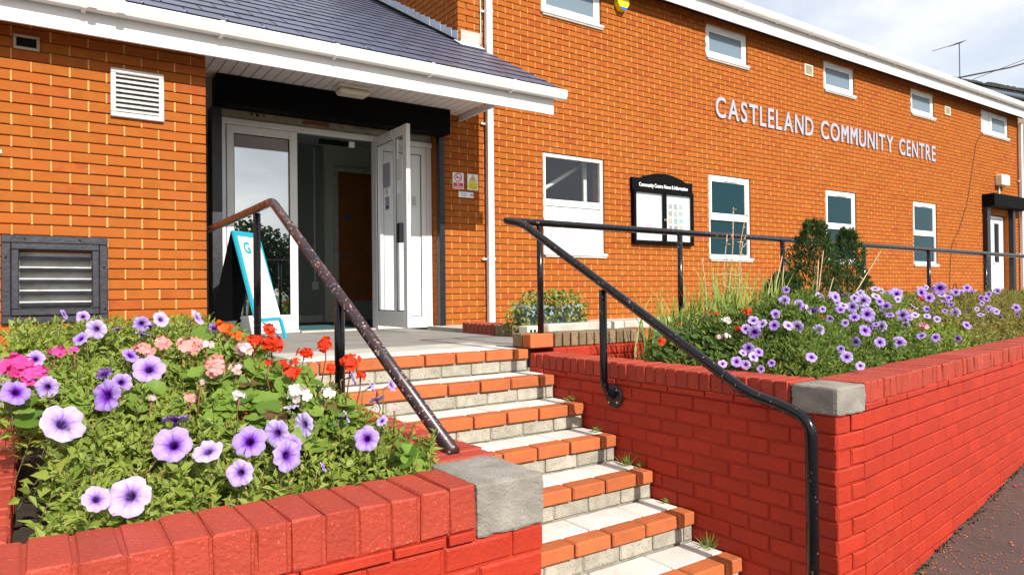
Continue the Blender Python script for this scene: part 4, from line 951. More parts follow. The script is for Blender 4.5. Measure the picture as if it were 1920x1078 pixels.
MB().prism([(6.60, 4.60), (6.60, 4.36), (6.66, 4.27), (6.75, 4.27), (6.81, 4.36), (6.81, 4.60)], D - .085, D - .003, 'Y').build('case', M['printyellow'], al); MB().prism([(6.635, 4.305), (6.66, 4.268), (6.75, 4.268), (6.775, 4.305)], D - .09, D - .0855, 'Y').build('base_band', M['printblue'], al)
lb = thing('white_wall_box', 'cream wall box on a white conduit above the far side door', 'box', (18.95, 7.06, 2.55)); bx('case', M['cream'], lb, 18.74, 19.17, 6.90, 7.062, 2.80, 3.06, .02); bx('conduit', M['white'], lb, 18.90, 18.945, 7.03, 7.062, 2.552, 2.80, .005)
wc = MB().tube(rounded([(18.1, 7.052, 3.96), (17.75, 7.052, 3.70), (17.62, 7.052, 3.30), (17.27, 7.052, 2.31), (16.86, 7.052, 1.69), (16.47, 7.052, 1.32), (16.37, 7.052, .62), (16.36, 7.052, .10), (16.5, 7.052, .35), (16.62, 7.052, .55), (16.75, 7.052, .30), (16.75, 7.052, .05)], .15, 4), .007, 6).build('wall_cable', M['cable'], None, True); tag(wc, 'loose brown cable trailing down the brick wall near the side door', 'cable')
# ------------------------------------------------------------------ A-board
ab = thing('pavement_board', 'teal A-frame board with a white poster by the porch', 'sign', (1.55, 6.4, 0))
fl_, fr_, tl, tr, bl_, br_ = [Vector(v) for v in ((1.58, 6.08, 0), (1.87, 6.35, 0), (1.40, 6.28, .95), (1.69, 6.55, .95), (1.22, 6.48, 0), (1.51, 6.75, 0))]
ndir = Vector((.68, -.73, .2)).normalized()
def quadplate(name, m, a, b, c, d, th, n, parent):
    V = [a, b, c, d] + [v - n * th for v in (a, b, c, d)]; return MB().add(V, [[0, 1, 2, 3], [7, 6, 5, 4], [0, 4, 5, 1], [1, 5, 6, 2], [2, 6, 7, 3], [3, 7, 4, 0]]).build(name, m, parent)
L_ = lambda a, b, t: a + (b - a) * t
quadplate('front_panel', M['teal'], L_(fl_, tl, .17), L_(fr_, tr, .17), tr, tl, .018, ndir, ab)
e = ndir * .003
fp = quadplate('poster', M['paper'], L_(L_(fl_, tl, .20), L_(fr_, tr, .20), .09) + e, L_(L_(fl_, tl, .20), L_(fr_, tr, .20), .99) + e, L_(L_(fl_, tl, .95), L_(fr_, tr, .95), .90) + e, L_(L_(fl_, tl, .95), L_(fr_, tr, .95), .12) + e, .002, ndir, ab)
# teal letter and a few faint lines printed on the poster
ux = (fr_ - fl_).normalized(); uz = (tl - fl_).normalized()
V, F = text_geo('G', .14, .0004, .006); V = np.array([tuple(L_(L_(fl_, tl, .80), L_(fr_, tr, .80), .22) + ux * v[0] + uz * v[1] + ndir * (.0045 + v[2])) for v in V]); obj('letter', npmesh('letter', V - np.array(WL[ab.name]), F, M['teal']), ab)
for k in range(5):
    a0 = L_(L_(fl_, tl, .55 - k * .035), L_(fr_, tr, .55 - k * .035), .45) + ndir * .0045; quadplate('print', M['printgrey'], a0, a0 + ux * (.07 + .03 * (k % 2)), a0 + ux * (.07 + .03 * (k % 2)) + uz * .008, a0 + uz * .008, .001, ndir, ab)
nb_ = Vector((-.68, .73, .2)).normalized()
quadplate('rear_panel', M['blackmatt'], L_(br_, tr, .17), L_(bl_, tl, .17), tl - ndir * .02, tr - ndir * .02, .015, nb_, ab)
for a, b, mm in ((fl_, tl, 'teal'), (fr_, tr, 'teal'), (bl_, tl, 'blackmatt'), (br_, tr, 'blackmatt')):
    n2 = ndir if mm == 'teal' else nb_
    s1 = ux * .018; quadplate('leg', M[mm], a - s1, a + s1, L_(a, b, .18) + s1, L_(a, b, .18) - s1, .018, n2, ab)
quadplate('brace', M['teal'], L_(fl_, tl, .165) + ux * .09, L_(fl_, tl, .165) + ux * .12, L_(fl_, fr_, .80) + ux * .03, L_(fl_, fr_, .80), .01, ndir, ab)
ch = MB()
for i in range(14):
    t = i / 13; p_ = L_(L_(fl_, tl, .13), L_(bl_, tl, .13), t) + Vector((0, 0, -.06 * math.sin(math.pi * t))); ch.tube([p_ - Vector((.006, -.006, 0)), p_ + Vector((.006, -.006, 0))], .003, 5)
ch.build('chain', M['steel'], ab)
# ------------------------------------------------------------------ plants
def unit(a): return a / np.maximum(np.linalg.norm(a, axis=-1, keepdims=True), 1e-9)
def leaf_arrays(P, Dr, Up, ln, wd, droop=.15):
    """kite leaves with a folded midrib: 5 verts, 4 tris each"""
    n = len(P); Dr = unit(Dr); S = unit(np.cross(Dr, Up)); U = unit(np.cross(S, Dr)); ln = np.broadcast_to(ln, (n,))[:, None]; wd = np.broadcast_to(wd, (n,))[:, None]
    v0 = P; tip = P + Dr * ln - U * ln * droop; mid = P + Dr * ln * .5 - U * wd * .18
    l = P + Dr * ln * .42 + S * wd * .5 + U * wd * .12; r = P + Dr * ln * .42 - S * wd * .5 + U * wd * .12
    V = np.stack([v0, r, tip, l, mid], 1).reshape(-1, 3); b = (np.arange(n) * 5)[:, None, None]
    F = (np.array([[0, 1, 4], [1, 2, 4], [2, 3, 4], [3, 0, 4]])[None] + b).reshape(-1, 3)
    return V, F
def stem_arrays(A, B, r=.0012):
    n = len(A); d = unit(B - A); o = unit(np.cross(d, np.tile([.3, .2, .9], (n, 1)))); p = np.cross(d, o); V = []
    for Q in (A, B):
        for k in range(3): V.append(Q + (o * math.cos(k * 2.094) + p * math.sin(k * 2.094)) * r)
    V = np.stack(V, 1).reshape(-1, 3); b = (np.arange(n) * 6)[:, None, None]
    F = (np.array([[0, 1, 4, 3], [1, 2, 5, 4], [2, 0, 3, 5]])[None] + b).reshape(-1, 4)
    return V, F
def sprigs(T, Dn, nleaf=9, ll=.026, sl=.10, wr=.48):
    """leafy shoots: tips T, shoot directions Dn"""
    n = len(T); ps, ds, us, lls = [], [], [], []
    ph = rng.uniform(0, 6.28, n); o = unit(np.cross(Dn, np.tile([.21, .55, .4], (n, 1)) + rng.normal(0, .3, (n, 3)))); q = np.cross(Dn, o)
    for k in range(nleaf):
        t = k / nleaf; a = ph + k * 2.4; rad = o * np.cos(a)[:, None] + q * np.sin(a)[:, None]
        ps.append(T - Dn * (sl * t)); ds.append(rad * (.35 + .75 * min(1, t * 2.2)) + Dn * (.9 - .75 * t) + rng.normal(0, .15, (n, 3))); us.append(Dn)
        lls.append(ll * (.45 + .75 * min(1, t * 2 + .15)) * rng.uniform(.75, 1.25, n))
    lls = np.concatenate(lls)
    return np.vstack(ps), np.vstack(ds), np.vstack(us), lls, lls * wr * rng.uniform(.8, 1.2, len(lls))
def foliage(name, root, T, Dn, m, stem_m='stem', **k):
    P, Dr, U, ll, wl = sprigs(T, Dn, **k); pl = np.array(WL[root.name])
    V, F = leaf_arrays(P - pl, Dr, U, ll, wl); stuff(obj(name, npmesh(name, V, F, M[m]), root))
    V, F = stem_arrays(T - Dn * k.get('sl', .1) * 1.5 - pl, T - pl); stuff(obj('stems', npmesh('stems', V, F, M[stem_m]), root))
def mL(X, Y):
    e = np.minimum.reduce([(Y - 1.86) * .38, (1.10 - X) * .9, (X + .35) * 1.5, np.full_like(X, .42)]); return -.17 + np.maximum(0, e)
def mR(X, Y):
    return .035 * np.sin(X * 8.3) * np.sin(Y * 7.1 + X * 2) * np.clip((X - 3.1) * 2, 0, 1) - .05 + np.maximum(0, np.minimum.reduce([(Y - 1.92 - np.maximum(X - 3.1, 0) * .139) * .75, (X - 3.0) * .55, np.full_like(X, .36)]))
def surf_dirs(f, X, Y, tilt=.35):
    e = .02; n = np.stack([-(f(X + e, Y) - f(X - e, Y)) / (2 * e), -(f(X, Y + e) - f(X, Y - e)) / (2 * e), np.ones_like(X)], 1)
    return unit(unit(n) + np.array([0, -.25, .1]) + rng.normal(0, tilt, n.shape))
# petunia flower
def petunia_geo(k):
    r = random.Random(k); na = 40; prof = [(.045, -1.15, .05), (.07, -.75, .06), (.10, -.42, .08), (.16, -.22, .13), (.30, -.10, .27), (.50, -.03, .48), (.74, .0, .74), (.93, -.01, .93), (1.0, -.05, 1.0)]
    V, F, UV = [], [], []; p1, p2 = r.uniform(0, 6.3), r.uniform(0, 6.3); amp = r.uniform(.05, .11); asym = r.uniform(.0, .10); pa = r.uniform(0, 6.28)
    for (rr, z, u) in prof:
        for i in range(na):
            t = 2 * math.pi * i / na; lob = 1 - .13 * ((.5 + .5 * math.cos(5 * t)) ** 5) * max(0, (rr - .3) / .7); lob *= 1 + asym * math.cos(t - pa) * rr
            ruf = rr ** 2 * (amp * math.sin(10 * t + p1) + amp * .8 * math.sin(3 * t + p2)) + .10 * rr * max(0, (rr - .25)) * -math.cos(5 * t) * .6
            jr = 1 + (r.uniform(-.025, .025) if rr > .9 else 0)
            V.append((rr * lob * jr * math.cos(t), rr * lob * jr * math.sin(t), z + ruf)); UV.append((u, i / na))
    for j in range(len(prof) - 1):
        for i in range(na): F.append([j * na + i, j * na + (i + 1) % na, (j + 1) * na + (i + 1) % na, (j + 1) * na + i])
    return np.array(V), np.array(F), np.array(UV)
PET = [npmesh('flower', *petunia_geo(k)[:2], M['petunia'], True, petunia_geo(k)[2]) for k in range(6)]
def geranium_geo(k, nfl=11):
    r = random.Random(k); V, F = [], []
    for f in range(nfl):
        ga = f * 2.39996 + r.uniform(-.5, .5); zz = 1 - (f + .3) / nfl * 1.1; rad = math.sqrt(max(0, 1 - zz * zz)); c = Vector((rad * math.cos(ga), rad * math.sin(ga), zz)); n = (c + Vector((r.uniform(-.4, .4), r.uniform(-.4, .4), r.uniform(-.4, .4)))).normalized()
        c = c * r.uniform(.45, .92); a = n.orthogonal().normalized(); b = n.cross(a); s_ = r.uniform(.42, .62); ph = r.uniform(0, 6.28)
        for p in range(5):
            t = ph + p * 2 * math.pi / 5 + r.uniform(-.12, .12); e1 = a * math.cos(t) + b * math.sin(t); e2 = n.cross(e1); w_ = s_ * r.uniform(.36, .50); cu = n * s_ * r.uniform(-.15, .35); ln = s_ * r.uniform(.8, 1.1)
            q = [c, c + e1 * ln * .45 + e2 * w_ * .9 + cu * .5, c + e1 * ln * .82 + e2 * w_ * .95 + cu * .9, c + e1 * ln * 1.02 + e2 * w_ * .45 + cu, c + e1 * ln * 1.02 - e2 * w_ * .45 + cu, c + e1 * ln * .82 - e2 * w_ * .95 + cu * .9, c + e1 * ln * .45 - e2 * w_ * .9 + cu * .5]
            b0 = len(V); V += [tuple(v) for v in q]; F += [[b0, b0 + 1, b0 + 2, b0 + 3], [b0, b0 + 3, b0 + 4, b0 + 4], [b0, b0 + 4, b0 + 5, b0 + 6]]
    F = [[i for n_, i in enumerate(f) if i not in f[:n_]] for f in F]
    return V, F
_gh = {}
def ghead(col, k, nfl):
    key = (col, k, nfl)
    if key not in _gh: _gh[key] = npmesh('flower_head', *geranium_geo(k + nfl, nfl), M['g_' + col])
    return _gh[key]
def gleaf_geo(k):
    r = random.Random(k); n = 18; V = [(0, 0, -.10)]; F = []; off = r.uniform(0, 6.28)
    for ring_ in (.55, 1.0):
        for i in range(n):
            t = 2 * math.pi * i / n; gap = 1 - .75 * max(0, math.cos(t) - .86) / .14 * (ring_ > .9) * .8; sc = ring_ * gap * (1 + (.06 * math.cos(7 * t) + r.uniform(-.03, .03)) * (ring_ > .9))
            V.append((sc * math.cos(t), sc * math.sin(t), (.05 if ring_ > .9 else .02) + .07 * math.sin(3 * t + off) * ring_ + .05 * math.cos(7 * t) * ring_))
    F3 = []
    for i in range(n):
        F.append([0, 1 + i, 1 + (i + 1) % n]); F.append([1 + i, 1 + n + i, 1 + n + (i + 1) % n, 1 + (i + 1) % n])
    return V, F
GLEAF = {q: [npmesh('leaf', *gleaf_geo(k), M[q], True) for k in range(4)] for q in ('gerleaf', 'gerleafdark')}
def aim(o, d, spin): o.rotation_euler = (Vector(d).to_track_quat('Z', 'Y') @ Matrix.Rotation(spin, 4, 'Z').to_quaternion()).to_euler()
CAMV = np.array([0, 0, CAM_Z])
def put_petunias(roots, centres, flowers, f):
    for i, (x, y, z, r_, kind) in enumerate(flowers):
        j = min(range(len(centres)), key=lambda q: (centres[q][0] - x) ** 2 + (centres[q][1] - y) ** 2); root = roots[j]
        P = np.array([x, y, z]); tc_ = unit(CAMV - P)
        if kind == 0: d = unit(tc_ * .75 + np.array([0, -.1, .30]) + rng.normal(0, .30, 3))
        elif kind == 1: d = unit(np.array([random.choice((-.4, .9)), -.35, .45]) + rng.normal(0, .2, 3))
        else: d = unit(np.array([.2, .3, 1.0]) + rng.normal(0, .35, 3))
        P = P + d * .025; r_ = r_ * .96; o = obj('flower', PET[i % 6], root, P); o.scale = (r_,) * 3; aim(o, d, random.uniform(0, 6.28))
        a = P - d * r_ * 1.1; g = np.array([x + random.uniform(-.02, .02), y + .03, z - .16]); st = MB().tube([a, a - d * r_ * .3], [r_ * .11, r_ * .08], 6); st.tube([a - d * r_ * .25, (a + g) / 2 + np.array([0, 0, .02]), g], .0022, 5)
        st.build('flower_stalk', M['stem'], root, True)
def put_geraniums(roots, heads):
    for i, (col, x, y, z, r_) in enumerate(heads):
        root = roots[col] if not isinstance(roots[col], list) else min(roots[col], key=lambda q: (WL[q.name].x - x) ** 2 + (WL[q.name].y - y) ** 2)
        o = obj('flower_head', ghead(col, i % 3, 12 if r_ > .03 else 7), root, (x, y, z)); r_ = min(r_, .047); o.scale = (r_, r_, r_ * .85); aim(o, unit(unit(CAMV - np.array([x, y, z])) * .35 + np.array([0, 0, 1]) + rng.normal(0, .15, 3)), random.uniform(0, 6.28))
        MB().tube([(x, y, z), (x + random.uniform(-.01, .01), y + .01, z - .05), (x + random.uniform(-.03, .03), y + .02, z - .19)], [.0035, .0025, .003], 6).build('flower_stalk', M['stemred'], root, True)
def put_gleaves(root, cx, cy, rx, ry, n, f, q, lift=.03, rad=(.026, .044)):
    for k in range(n):
        a = random.uniform(0, 6.28); s_ = math.sqrt(random.random()); x, y = cx + rx * s_ * math.cos(a), cy + ry * s_ * math.sin(a)
        z = float(f(np.array([x]), np.array([y]))[0]) + lift - random.uniform(0, .05)
        o = obj('leaf', GLEAF[q][k % 4], root, (x, y, z)); o.scale = (random.uniform(*rad),) * 3; aim(o, unit(np.array([0, -.45, 1.0]) + rng.normal(0, .33, 3)), random.uniform(0, 6.28))
PETL=[(0.051,2.264,0.033,0.061,0),(0.188,2.410,0.089,0.050,0),(0.305,2.546,0.140,0.052,0),(0.193,1.917,-0.100,0.052,0),(0.111,1.920,-0.099,0.034,0),(0.313,2.105,-0.028,0.053,0),(0.392,2.041,-0.052,0.042,0),(0.331,2.208,0.011,0.037,2),(0.508,2.077,-0.038,0.049,0),(0.457,1.952,-0.086,0.037,0),(0.036,2.502,0.122,0.035,0),(-0.054,2.464,0.108,0.040,0),(0.186,2.904,0.276,0.038,0),(0.164,3.379,0.300,0.027,1),(0.087,3.762,0.300,0.027,1),(0.329,2.944,0.292,0.032,0),(0.383,2.946,0.292,0.033,0),(0.347,2.856,0.258,0.024,2),(0.505,2.947,0.292,0.035,1),(0.250,2.644,0.177,0.030,0),(0.218,2.496,0.121,0.033,0),(0.184,2.528,0.132,0.027,2),(0.138,2.792,0.233,0.029,1),(0.243,2.842,0.252,0.019,2),(0.306,2.791,0.232,0.025,2),(0.002,2.668,0.187,0.030,0),(0.556,2.851,0.256,0.023,2),(0.604,2.117,-0.023,0.043,0),(0.575,2.002,-0.068,0.050,0),(0.613,2.036,-0.053,0.031,0),(0.701,2.145,-0.013,0.042,0),(0.665,2.207,0.011,0.027,2),(0.844,2.021,-0.060,0.041,0),(0.920,2.403,0.085,0.035,1),(0.980,2.366,0.045,0.029,1),(0.959,2.151,0.076,0.025,1),(0.953,2.187,0.013,0.029,2),(0.799,2.145,-0.012,0.024,1),(0.640,1.908,-0.104,0.018,1),(0.928,2.088,-0.035,0.021,1),]
GERL=[('pink',-0.050,2.587,0.176,0.057),('pink',-0.005,2.533,0.154,0.038),('pink',0.055,2.682,0.212,0.028),('pink',0.104,2.688,0.214,0.017),('salmon',0.298,2.669,0.206,0.036),('salmon',0.367,2.706,0.221,0.034),('salmon',0.448,2.668,0.205,0.045),('palepink',0.498,2.672,0.208,0.029),('salmon',0.498,2.512,0.147,0.054),('palepink',0.617,2.629,0.191,0.035),('palepink',0.569,2.492,0.138,0.026),('salmon',0.389,2.323,0.075,0.023),('palepink',0.440,2.408,0.108,0.015),('white',0.531,2.302,0.068,0.022),('palepink',0.289,2.343,0.082,0.014),('white',0.712,2.285,0.060,0.037),('white',0.807,2.279,0.057,0.027),('palepink',0.975,2.116,0.013,0.018),('orange',0.592,2.811,0.261,0.035),('orange',0.622,2.746,0.236,0.022),('red',0.667,2.685,0.213,0.038),('red',0.848,3.130,0.232,0.033),('red',0.727,2.664,0.205,0.046),('red',0.724,2.511,0.147,0.019),('red',0.772,2.513,0.147,0.019),('red',0.980,3.050,0.131,0.035),('red',0.911,2.599,0.195,0.035),('red',0.820,2.284,0.140,0.020),('red',0.877,2.250,0.157,0.036),('red',0.955,2.354,0.098,0.023),('red',0.733,2.429,0.116,0.033),('red',0.679,2.510,0.146,0.015),]
PETR=[(3.580,2.431,0.319,0.034,0),(3.638,2.387,0.293,0.037,0),(3.657,2.349,0.263,0.034,0),(3.444,2.400,0.243,0.030,0),(3.293,2.425,0.160,0.042,0),(3.340,2.397,0.186,0.033,0),(3.353,2.345,0.193,0.032,0),(3.309,2.504,0.169,0.030,0),(3.372,2.490,0.203,0.033,0),(3.335,2.250,0.183,0.032,0),(3.394,2.219,0.193,0.037,0),(3.567,2.206,0.164,0.035,0),(3.149,2.354,0.080,0.034,0),(3.100,2.269,0.055,0.028,0),(3.022,2.339,0.010,0.031,0),(3.064,2.275,0.034,0.030,0),(3.010,2.268,0.005,0.027,0),(3.079,2.349,0.042,0.023,0),(3.047,2.152,0.025,0.021,0),(2.918,2.345,-0.000,0.025,0),(2.945,2.125,-0.000,0.021,0),(3.136,1.986,0.045,0.029,0),(3.497,2.014,0.029,0.034,0),(3.557,2.078,0.069,0.023,0),(3.413,1.897,-0.000,0.024,0),(4.238,2.521,0.332,0.038,0),(4.359,2.463,0.275,0.041,0),(4.410,2.400,0.223,0.048,0),(4.628,2.540,0.305,0.051,0),(4.068,2.235,0.134,0.041,0),(3.842,2.139,0.086,0.033,0),(4.082,2.148,0.068,0.034,0),(4.412,2.296,0.144,0.040,0),(3.555,2.127,0.107,0.014,0),(4.228,2.259,0.136,0.029,0),(5.371,2.692,0.341,0.048,0),(4.967,2.447,0.200,0.048,0),(4.347,2.166,0.054,0.042,0),(4.797,2.240,0.062,0.032,0),(5.483,2.436,0.391,0.051,0),(5.916,2.778,0.349,0.052,0),(5.937,2.723,0.306,0.043,0),(5.549,2.282,0.377,0.031,0),(7.309,2.956,0.338,0.040,0),(6.811,2.892,0.342,0.038,0),(6.976,2.913,0.340,0.029,0),(7.341,2.906,0.297,0.035,0),(7.404,2.887,0.276,0.035,0),(7.763,2.993,0.318,0.032,0),(8.254,3.098,0.346,0.039,0),(7.085,2.733,0.194,0.038,0),(5.878,2.432,0.094,0.037,0),(6.551,2.588,0.141,0.031,0),(7.125,2.644,0.123,0.029,0),(6.086,2.587,0.188,0.043,0),(6.239,2.671,0.236,0.035,0),(7.953,2.841,0.184,0.042,0),(7.847,2.768,0.141,0.031,0),(5.408,2.280,0.029,0.030,0),(4.999,2.259,0.056,0.032,0),(6.140,2.689,0.259,0.035,0),(4.882,2.521,0.264,0.037,0),(4.885,2.596,0.320,0.034,0),(4.707,2.403,0.194,0.032,0),(4.091,2.390,0.248,0.030,0),(3.872,2.325,0.223,0.025,0),(3.891,2.390,0.269,0.022,0),(4.821,2.349,0.142,0.029,0),(5.143,2.450,0.184,0.030,0),(3.964,2.293,0.190,0.025,0),(4.621,2.422,0.217,0.032,0),(5.528,2.555,0.223,0.028,0),(4.534,2.553,0.325,0.029,0),(5.473,2.457,0.155,0.028,0),]
GERR=[('red',3.150,2.981,0.082,0.029),('red',3.474,2.605,0.260,0.028),('red',3.311,2.542,0.170,0.024),('red',3.451,2.809,0.247,0.016),('red',3.461,2.866,0.252,0.013),('red',3.332,3.012,0.182,0.013),('red',3.259,3.012,0.142,0.017),('white',3.383,2.680,0.210,0.032),('palepink',3.225,2.608,0.122,0.024),('white',3.238,2.566,0.130,0.024),('red',3.770,2.317,0.226,0.019),('striped',5.206,2.516,0.227,0.023),('striped',5.064,2.357,0.122,0.033),('red',5.783,2.704,0.308,0.021),]
# left bed
PC = [(.15, 2.05), (.5, 2.05), (.8, 2.1), (.05, 2.5), (.30, 2.75), (.12, 3.2), (.62, 3.15)]
PLAB = ['lilac petunia at the front coping of the corner flower bed away from its corner stone', 'lilac petunia at the front coping midway to the pale corner stone', 'lilac petunia spreading against the coping next to the pale corner stone'] + ['lilac petunia among hot pink geraniums below the black louvre', 'lilac petunia in the middle of the corner flower bed beside salmon geraniums'] + ['tall lilac petunia standing directly below the black louvre', 'tall lilac petunia behind the orange geranium near the porch']
proots = [thing('petunia_plant', PLAB[k], 'flower', (c[0], c[1], -.26), 'petunias in the corner flower bed') for k, c in enumerate(PC)]
n = 2300; X = rng.uniform(-.08, 1.07, n); Y = rng.uniform(1.885, 3.55, n); keep = ~((X > .52) & (Y > 2.22) & (rng.random(n) < .55)) & ~((X < .03) & (Y < 2.45)); X, Y = X[keep], Y[keep]
own = np.argmin([(X - c[0]) ** 2 + (Y - c[1]) ** 2 for c in PC], 0)
for k, root in enumerate(proots):
    s_ = own == k; xs, ys = X[s_], Y[s_]; T = np.stack([xs, ys, mL(xs, ys) + rng.uniform(-.07, .05, len(xs))], 1)
    foliage('foliage', root, T, surf_dirs(mL, xs, ys), 'leaf', ll=.036, sl=.12, nleaf=10)
put_petunias(proots, PC, PETL, mL)
GL_ = {'pink': (.0, 2.6, 'hot pink geranium below the black louvre in the corner flower bed'), 'salmon': (.40, 2.6, 'salmon pink geranium in the middle of the corner flower bed'), 'palepink': (.56, 2.5, 'pale pink geranium beside the orange one in the corner flower bed'),
       'white': (.68, 2.28, 'white geranium below the scarlet one in the corner flower bed'), 'orange': (.62, 2.8, 'orange geranium in front of the teal A-frame board'), 'red': (.82, 2.55, 'scarlet geranium around the posts of the worn handrail')}
groots = {c: thing('geranium_plant', v[2], 'flower', (v[0], v[1], -.26), 'geraniums in the corner flower bed') for c, v in GL_.items()}
put_geraniums(groots, GERL)
for c, n_, rx, ry, cx, cy in (('pink', 14, .12, .14, .02, 2.55), ('salmon', 34, .20, .22, .42, 2.50), ('palepink', 30, .14, .2, .60, 2.45), ('white', 46, .17, .13, .72, 2.25), ('orange', 16, .13, .15, .62, 2.85), ('red', 54, .17, .33, .85, 2.55)): put_gleaves(groots[c], cx, cy, rx, ry, n_, mL, 'gerleaf')
put_gleaves(groots['white'], .97, 1.97, .05, .05, 9, mL, 'gerleaf', .04)
# right bed
PC2 = [(3.2, 2.15), (3.4, 2.45), (3.75, 2.2), (4.2, 2.35), (4.75, 2.4), (5.4, 2.5), (6.1, 2.6), (7.0, 2.8), (8.0, 2.95), (9.4, 3.15)]
PL2 = ['lilac petunia hanging over the coping just below the sloping black handrail', 'lilac petunia beside the white and pale pink geraniums in the street planter', 'lilac petunia right behind the weathered grey corner block', 'lilac petunia in front of the tallest dwarf conifer', 'lilac petunia in front of the slim dwarf conifer', 'lilac petunia beside the red and white striped flower', 'yellowing petunia just past the striped flower', 'yellowing petunia below the path rail posts past the conifers', 'yellowing petunia in line with the far white side door', 'yellowing petunia at the far end of the street planter']
pr2 = [thing('petunia_plant', PL2[k], 'flower', (c[0], c[1], -.13), 'petunias in the street planter') for k, c in enumerate(PC2)]
for k, root in enumerate(pr2):
    cx, cy = PC2[k]; n = int((900 if k < 3 else 620)); xs = rng.normal(cx, .24 if k < 3 else .40, n * 2); ys = rng.normal(cy, .22, n * 2); lo = 1.90 + np.maximum(xs - 3.05, 0) * .139; ok = (ys > lo + .01) & (ys < 3.3 + .03 * (xs - 3)) & (xs > 3.02); xs, ys = xs[ok][:n], ys[ok][:n]
    T = np.stack([xs, ys, mR(xs, ys) + rng.uniform(-.06, .05, len(xs))], 1)
    foliage('foliage', root, T, surf_dirs(mR, xs, ys), 'leafdark' if k < 5 else ('leafyellow' if k > 5 else 'leaf'), ll=.040 if k < 6 else .042, sl=.13, nleaf=9)
for k in range(46):
    x = random.uniform(3.7, 7.2); y = 2.0 + (x - 3.1) * .139 + random.uniform(.1, .55); PETR.append((x, y, float(mR(np.array([x]), np.array([y]))[0]) + .04, random.uniform(.022, .036), random.choice((0, 0, 1, 2))))
put_petunias(pr2, PC2, PETR, mR)
g2 = {'red': [thing('geranium_plant', 'small scarlet geranium beside the low mossy kerb', 'flower', (3.2, 3.0, -.13), 'geraniums in the street planter'), thing('geranium_plant', 'scarlet geranium between the blade-leaved plants and the lilac petunias', 'flower', (3.42, 2.65, -.13), 'geraniums in the street planter'), thing('geranium_plant', 'scarlet geranium head showing among the full petunias near the conifers', 'flower', (4.6, 2.55, -.13), 'geraniums in the street planter')],
      'white': thing('geranium_plant', 'white geranium in front of the blade-leaved plants', 'flower', (3.3, 2.62, -.13), 'geraniums in the street planter'), 'palepink': thing('geranium_plant', 'pale pink geranium below the white one in the street planter', 'flower', (3.22, 2.55, -.13), 'geraniums in the street planter'), 'striped': thing('petunia_plant', 'red and white striped flower among the lilac petunias of the street planter', 'flower', (5.1, 2.42, -.13))}
put_geraniums(g2, GERR)
for root, n_, cx, cy, rx, ry in ((g2['red'][0], 34, 3.22, 3.0, .12, .22), (g2['red'][1], 80, 3.38, 2.75, .2, .28), (g2['white'], 60, 3.3, 2.6, .2, .25), (g2['palepink'], 60, 3.2, 2.5, .12, .25), (g2['red'][2], 10, 4.6, 2.55, .2, .1)): put_gleaves(root, cx, cy, rx, ry, n_, mR, 'gerleafdark', .02, (.018, .034))
n = 500; xs = rng.uniform(3.07, 3.55, n); ys = rng.uniform(2.4, 3.15, n); T = np.stack([xs, ys, mR(xs, ys) + rng.uniform(-.06, .02, n)], 1)
foliage('undergrowth', g2['red'][1], T, surf_dirs(mR, xs, ys), 'leafdark', ll=.024, sl=.09)
# blade-leaved plants with dry stalks
def blades(root, cx, cy, rx, n, hmin, hmax, m, w_=.012, lean=.35):
    V, F = [], []; pl = np.array(WL[root.name])
    for k in range(n):
        b = np.array([cx + random.gauss(0, rx), cy + random.gauss(0, .08), -.13]); h_ = random.uniform(hmin, hmax); a = random.gauss(0, 1.2); dx = np.array([math.cos(a), math.sin(a) * .6, 0]) * random.choice((-1, 1)) * lean * h_ * random.random()
        sd_ = unit(np.array([random.gauss(.8, .3), random.gauss(0, .5), 0])); s0 = len(V); sg_ = 5
        for q in range(sg_ + 1):
            t = q / sg_; P = b + np.array([0, 0, h_]) * (t - .12 * t * t) + dx * t * t; ww = w_ * (1 - t ** 2.2) * .5 + .0004
            V += [P - sd_ * ww - pl, P + sd_ * ww - pl]
        for q in range(sg_): F.append([s0 + 2 * q, s0 + 2 * q + 1, s0 + 2 * q + 3, s0 + 2 * q + 2])
    stuff(obj('blades', npmesh('blades', np.array(V), np.array(F), M[m], True), root))
def stalk(root, base, top, r_=.006, bends=4, twigs=True):
    b, t = np.array(base), np.array(top); pts = [b + (t - b) * k / bends + (rng.normal(0, .012, 3) if 0 < k < bends else 0) for k in range(bends + 1)]
    o = MB().tube(pts, [r_ * (1 - .5 * k / bends) for k in range(bends + 1)], 6)
    if twigs:
        for k in range(5):
            p_ = b + (t - b) * random.uniform(.6, 1.0); o.tube([p_, p_ + rng.normal(0, .02, 3)], [.006, .002], 5)
    o.build('stalk', M['dry'], root, True)
iv = thing('blade_plant', 'pale green grassy clump beside the low mossy kerb', 'plant', (3.72, 3.35, -.13), 'blade-leaved plants'); blades(iv, 3.74, 3.35, .12, 130, .30, .66, 'blade', .018, .5)
iv = thing('blade_plant', 'blade-leaved clump with tall dry stalks against the hall wall', 'plant', (4.2, 3.35, -.13), 'blade-leaved plants'); blades(iv, 4.2, 3.38, .16, 120, .45, .88, 'blade', .024)
for a, b in (((4.22, 3.35, -.1), (4.255, 3.3, 1.0)), ((4.27, 3.35, -.1), (4.41, 3.3, .99)), ((4.2, 3.35, -.1), (4.18, 3.3, .8)), ((4.0, 3.3, -.1), (3.90, 3.3, .62)), ((4.05, 3.3, -.1), (4.02, 3.3, .52)), ((4.25, 3.3, -.1), (4.36, 3.3, .75))): stalk(iv, a, b)
stalk(iv, (4.12, 3.28, .42), (4.45, 3.25, .40), .004, 3, False); stalk(iv, (4.05, 3.28, .50), (4.32, 3.25, .52), .004, 3, False)
iv = thing('blade_plant', 'blade-leaved clump with cut pale stems beside the conifers', 'plant', (4.85, 3.4, -.13), 'blade-leaved plants'); blades(iv, 4.82, 3.4, .16, 80, .4, .78, 'blade', .024)
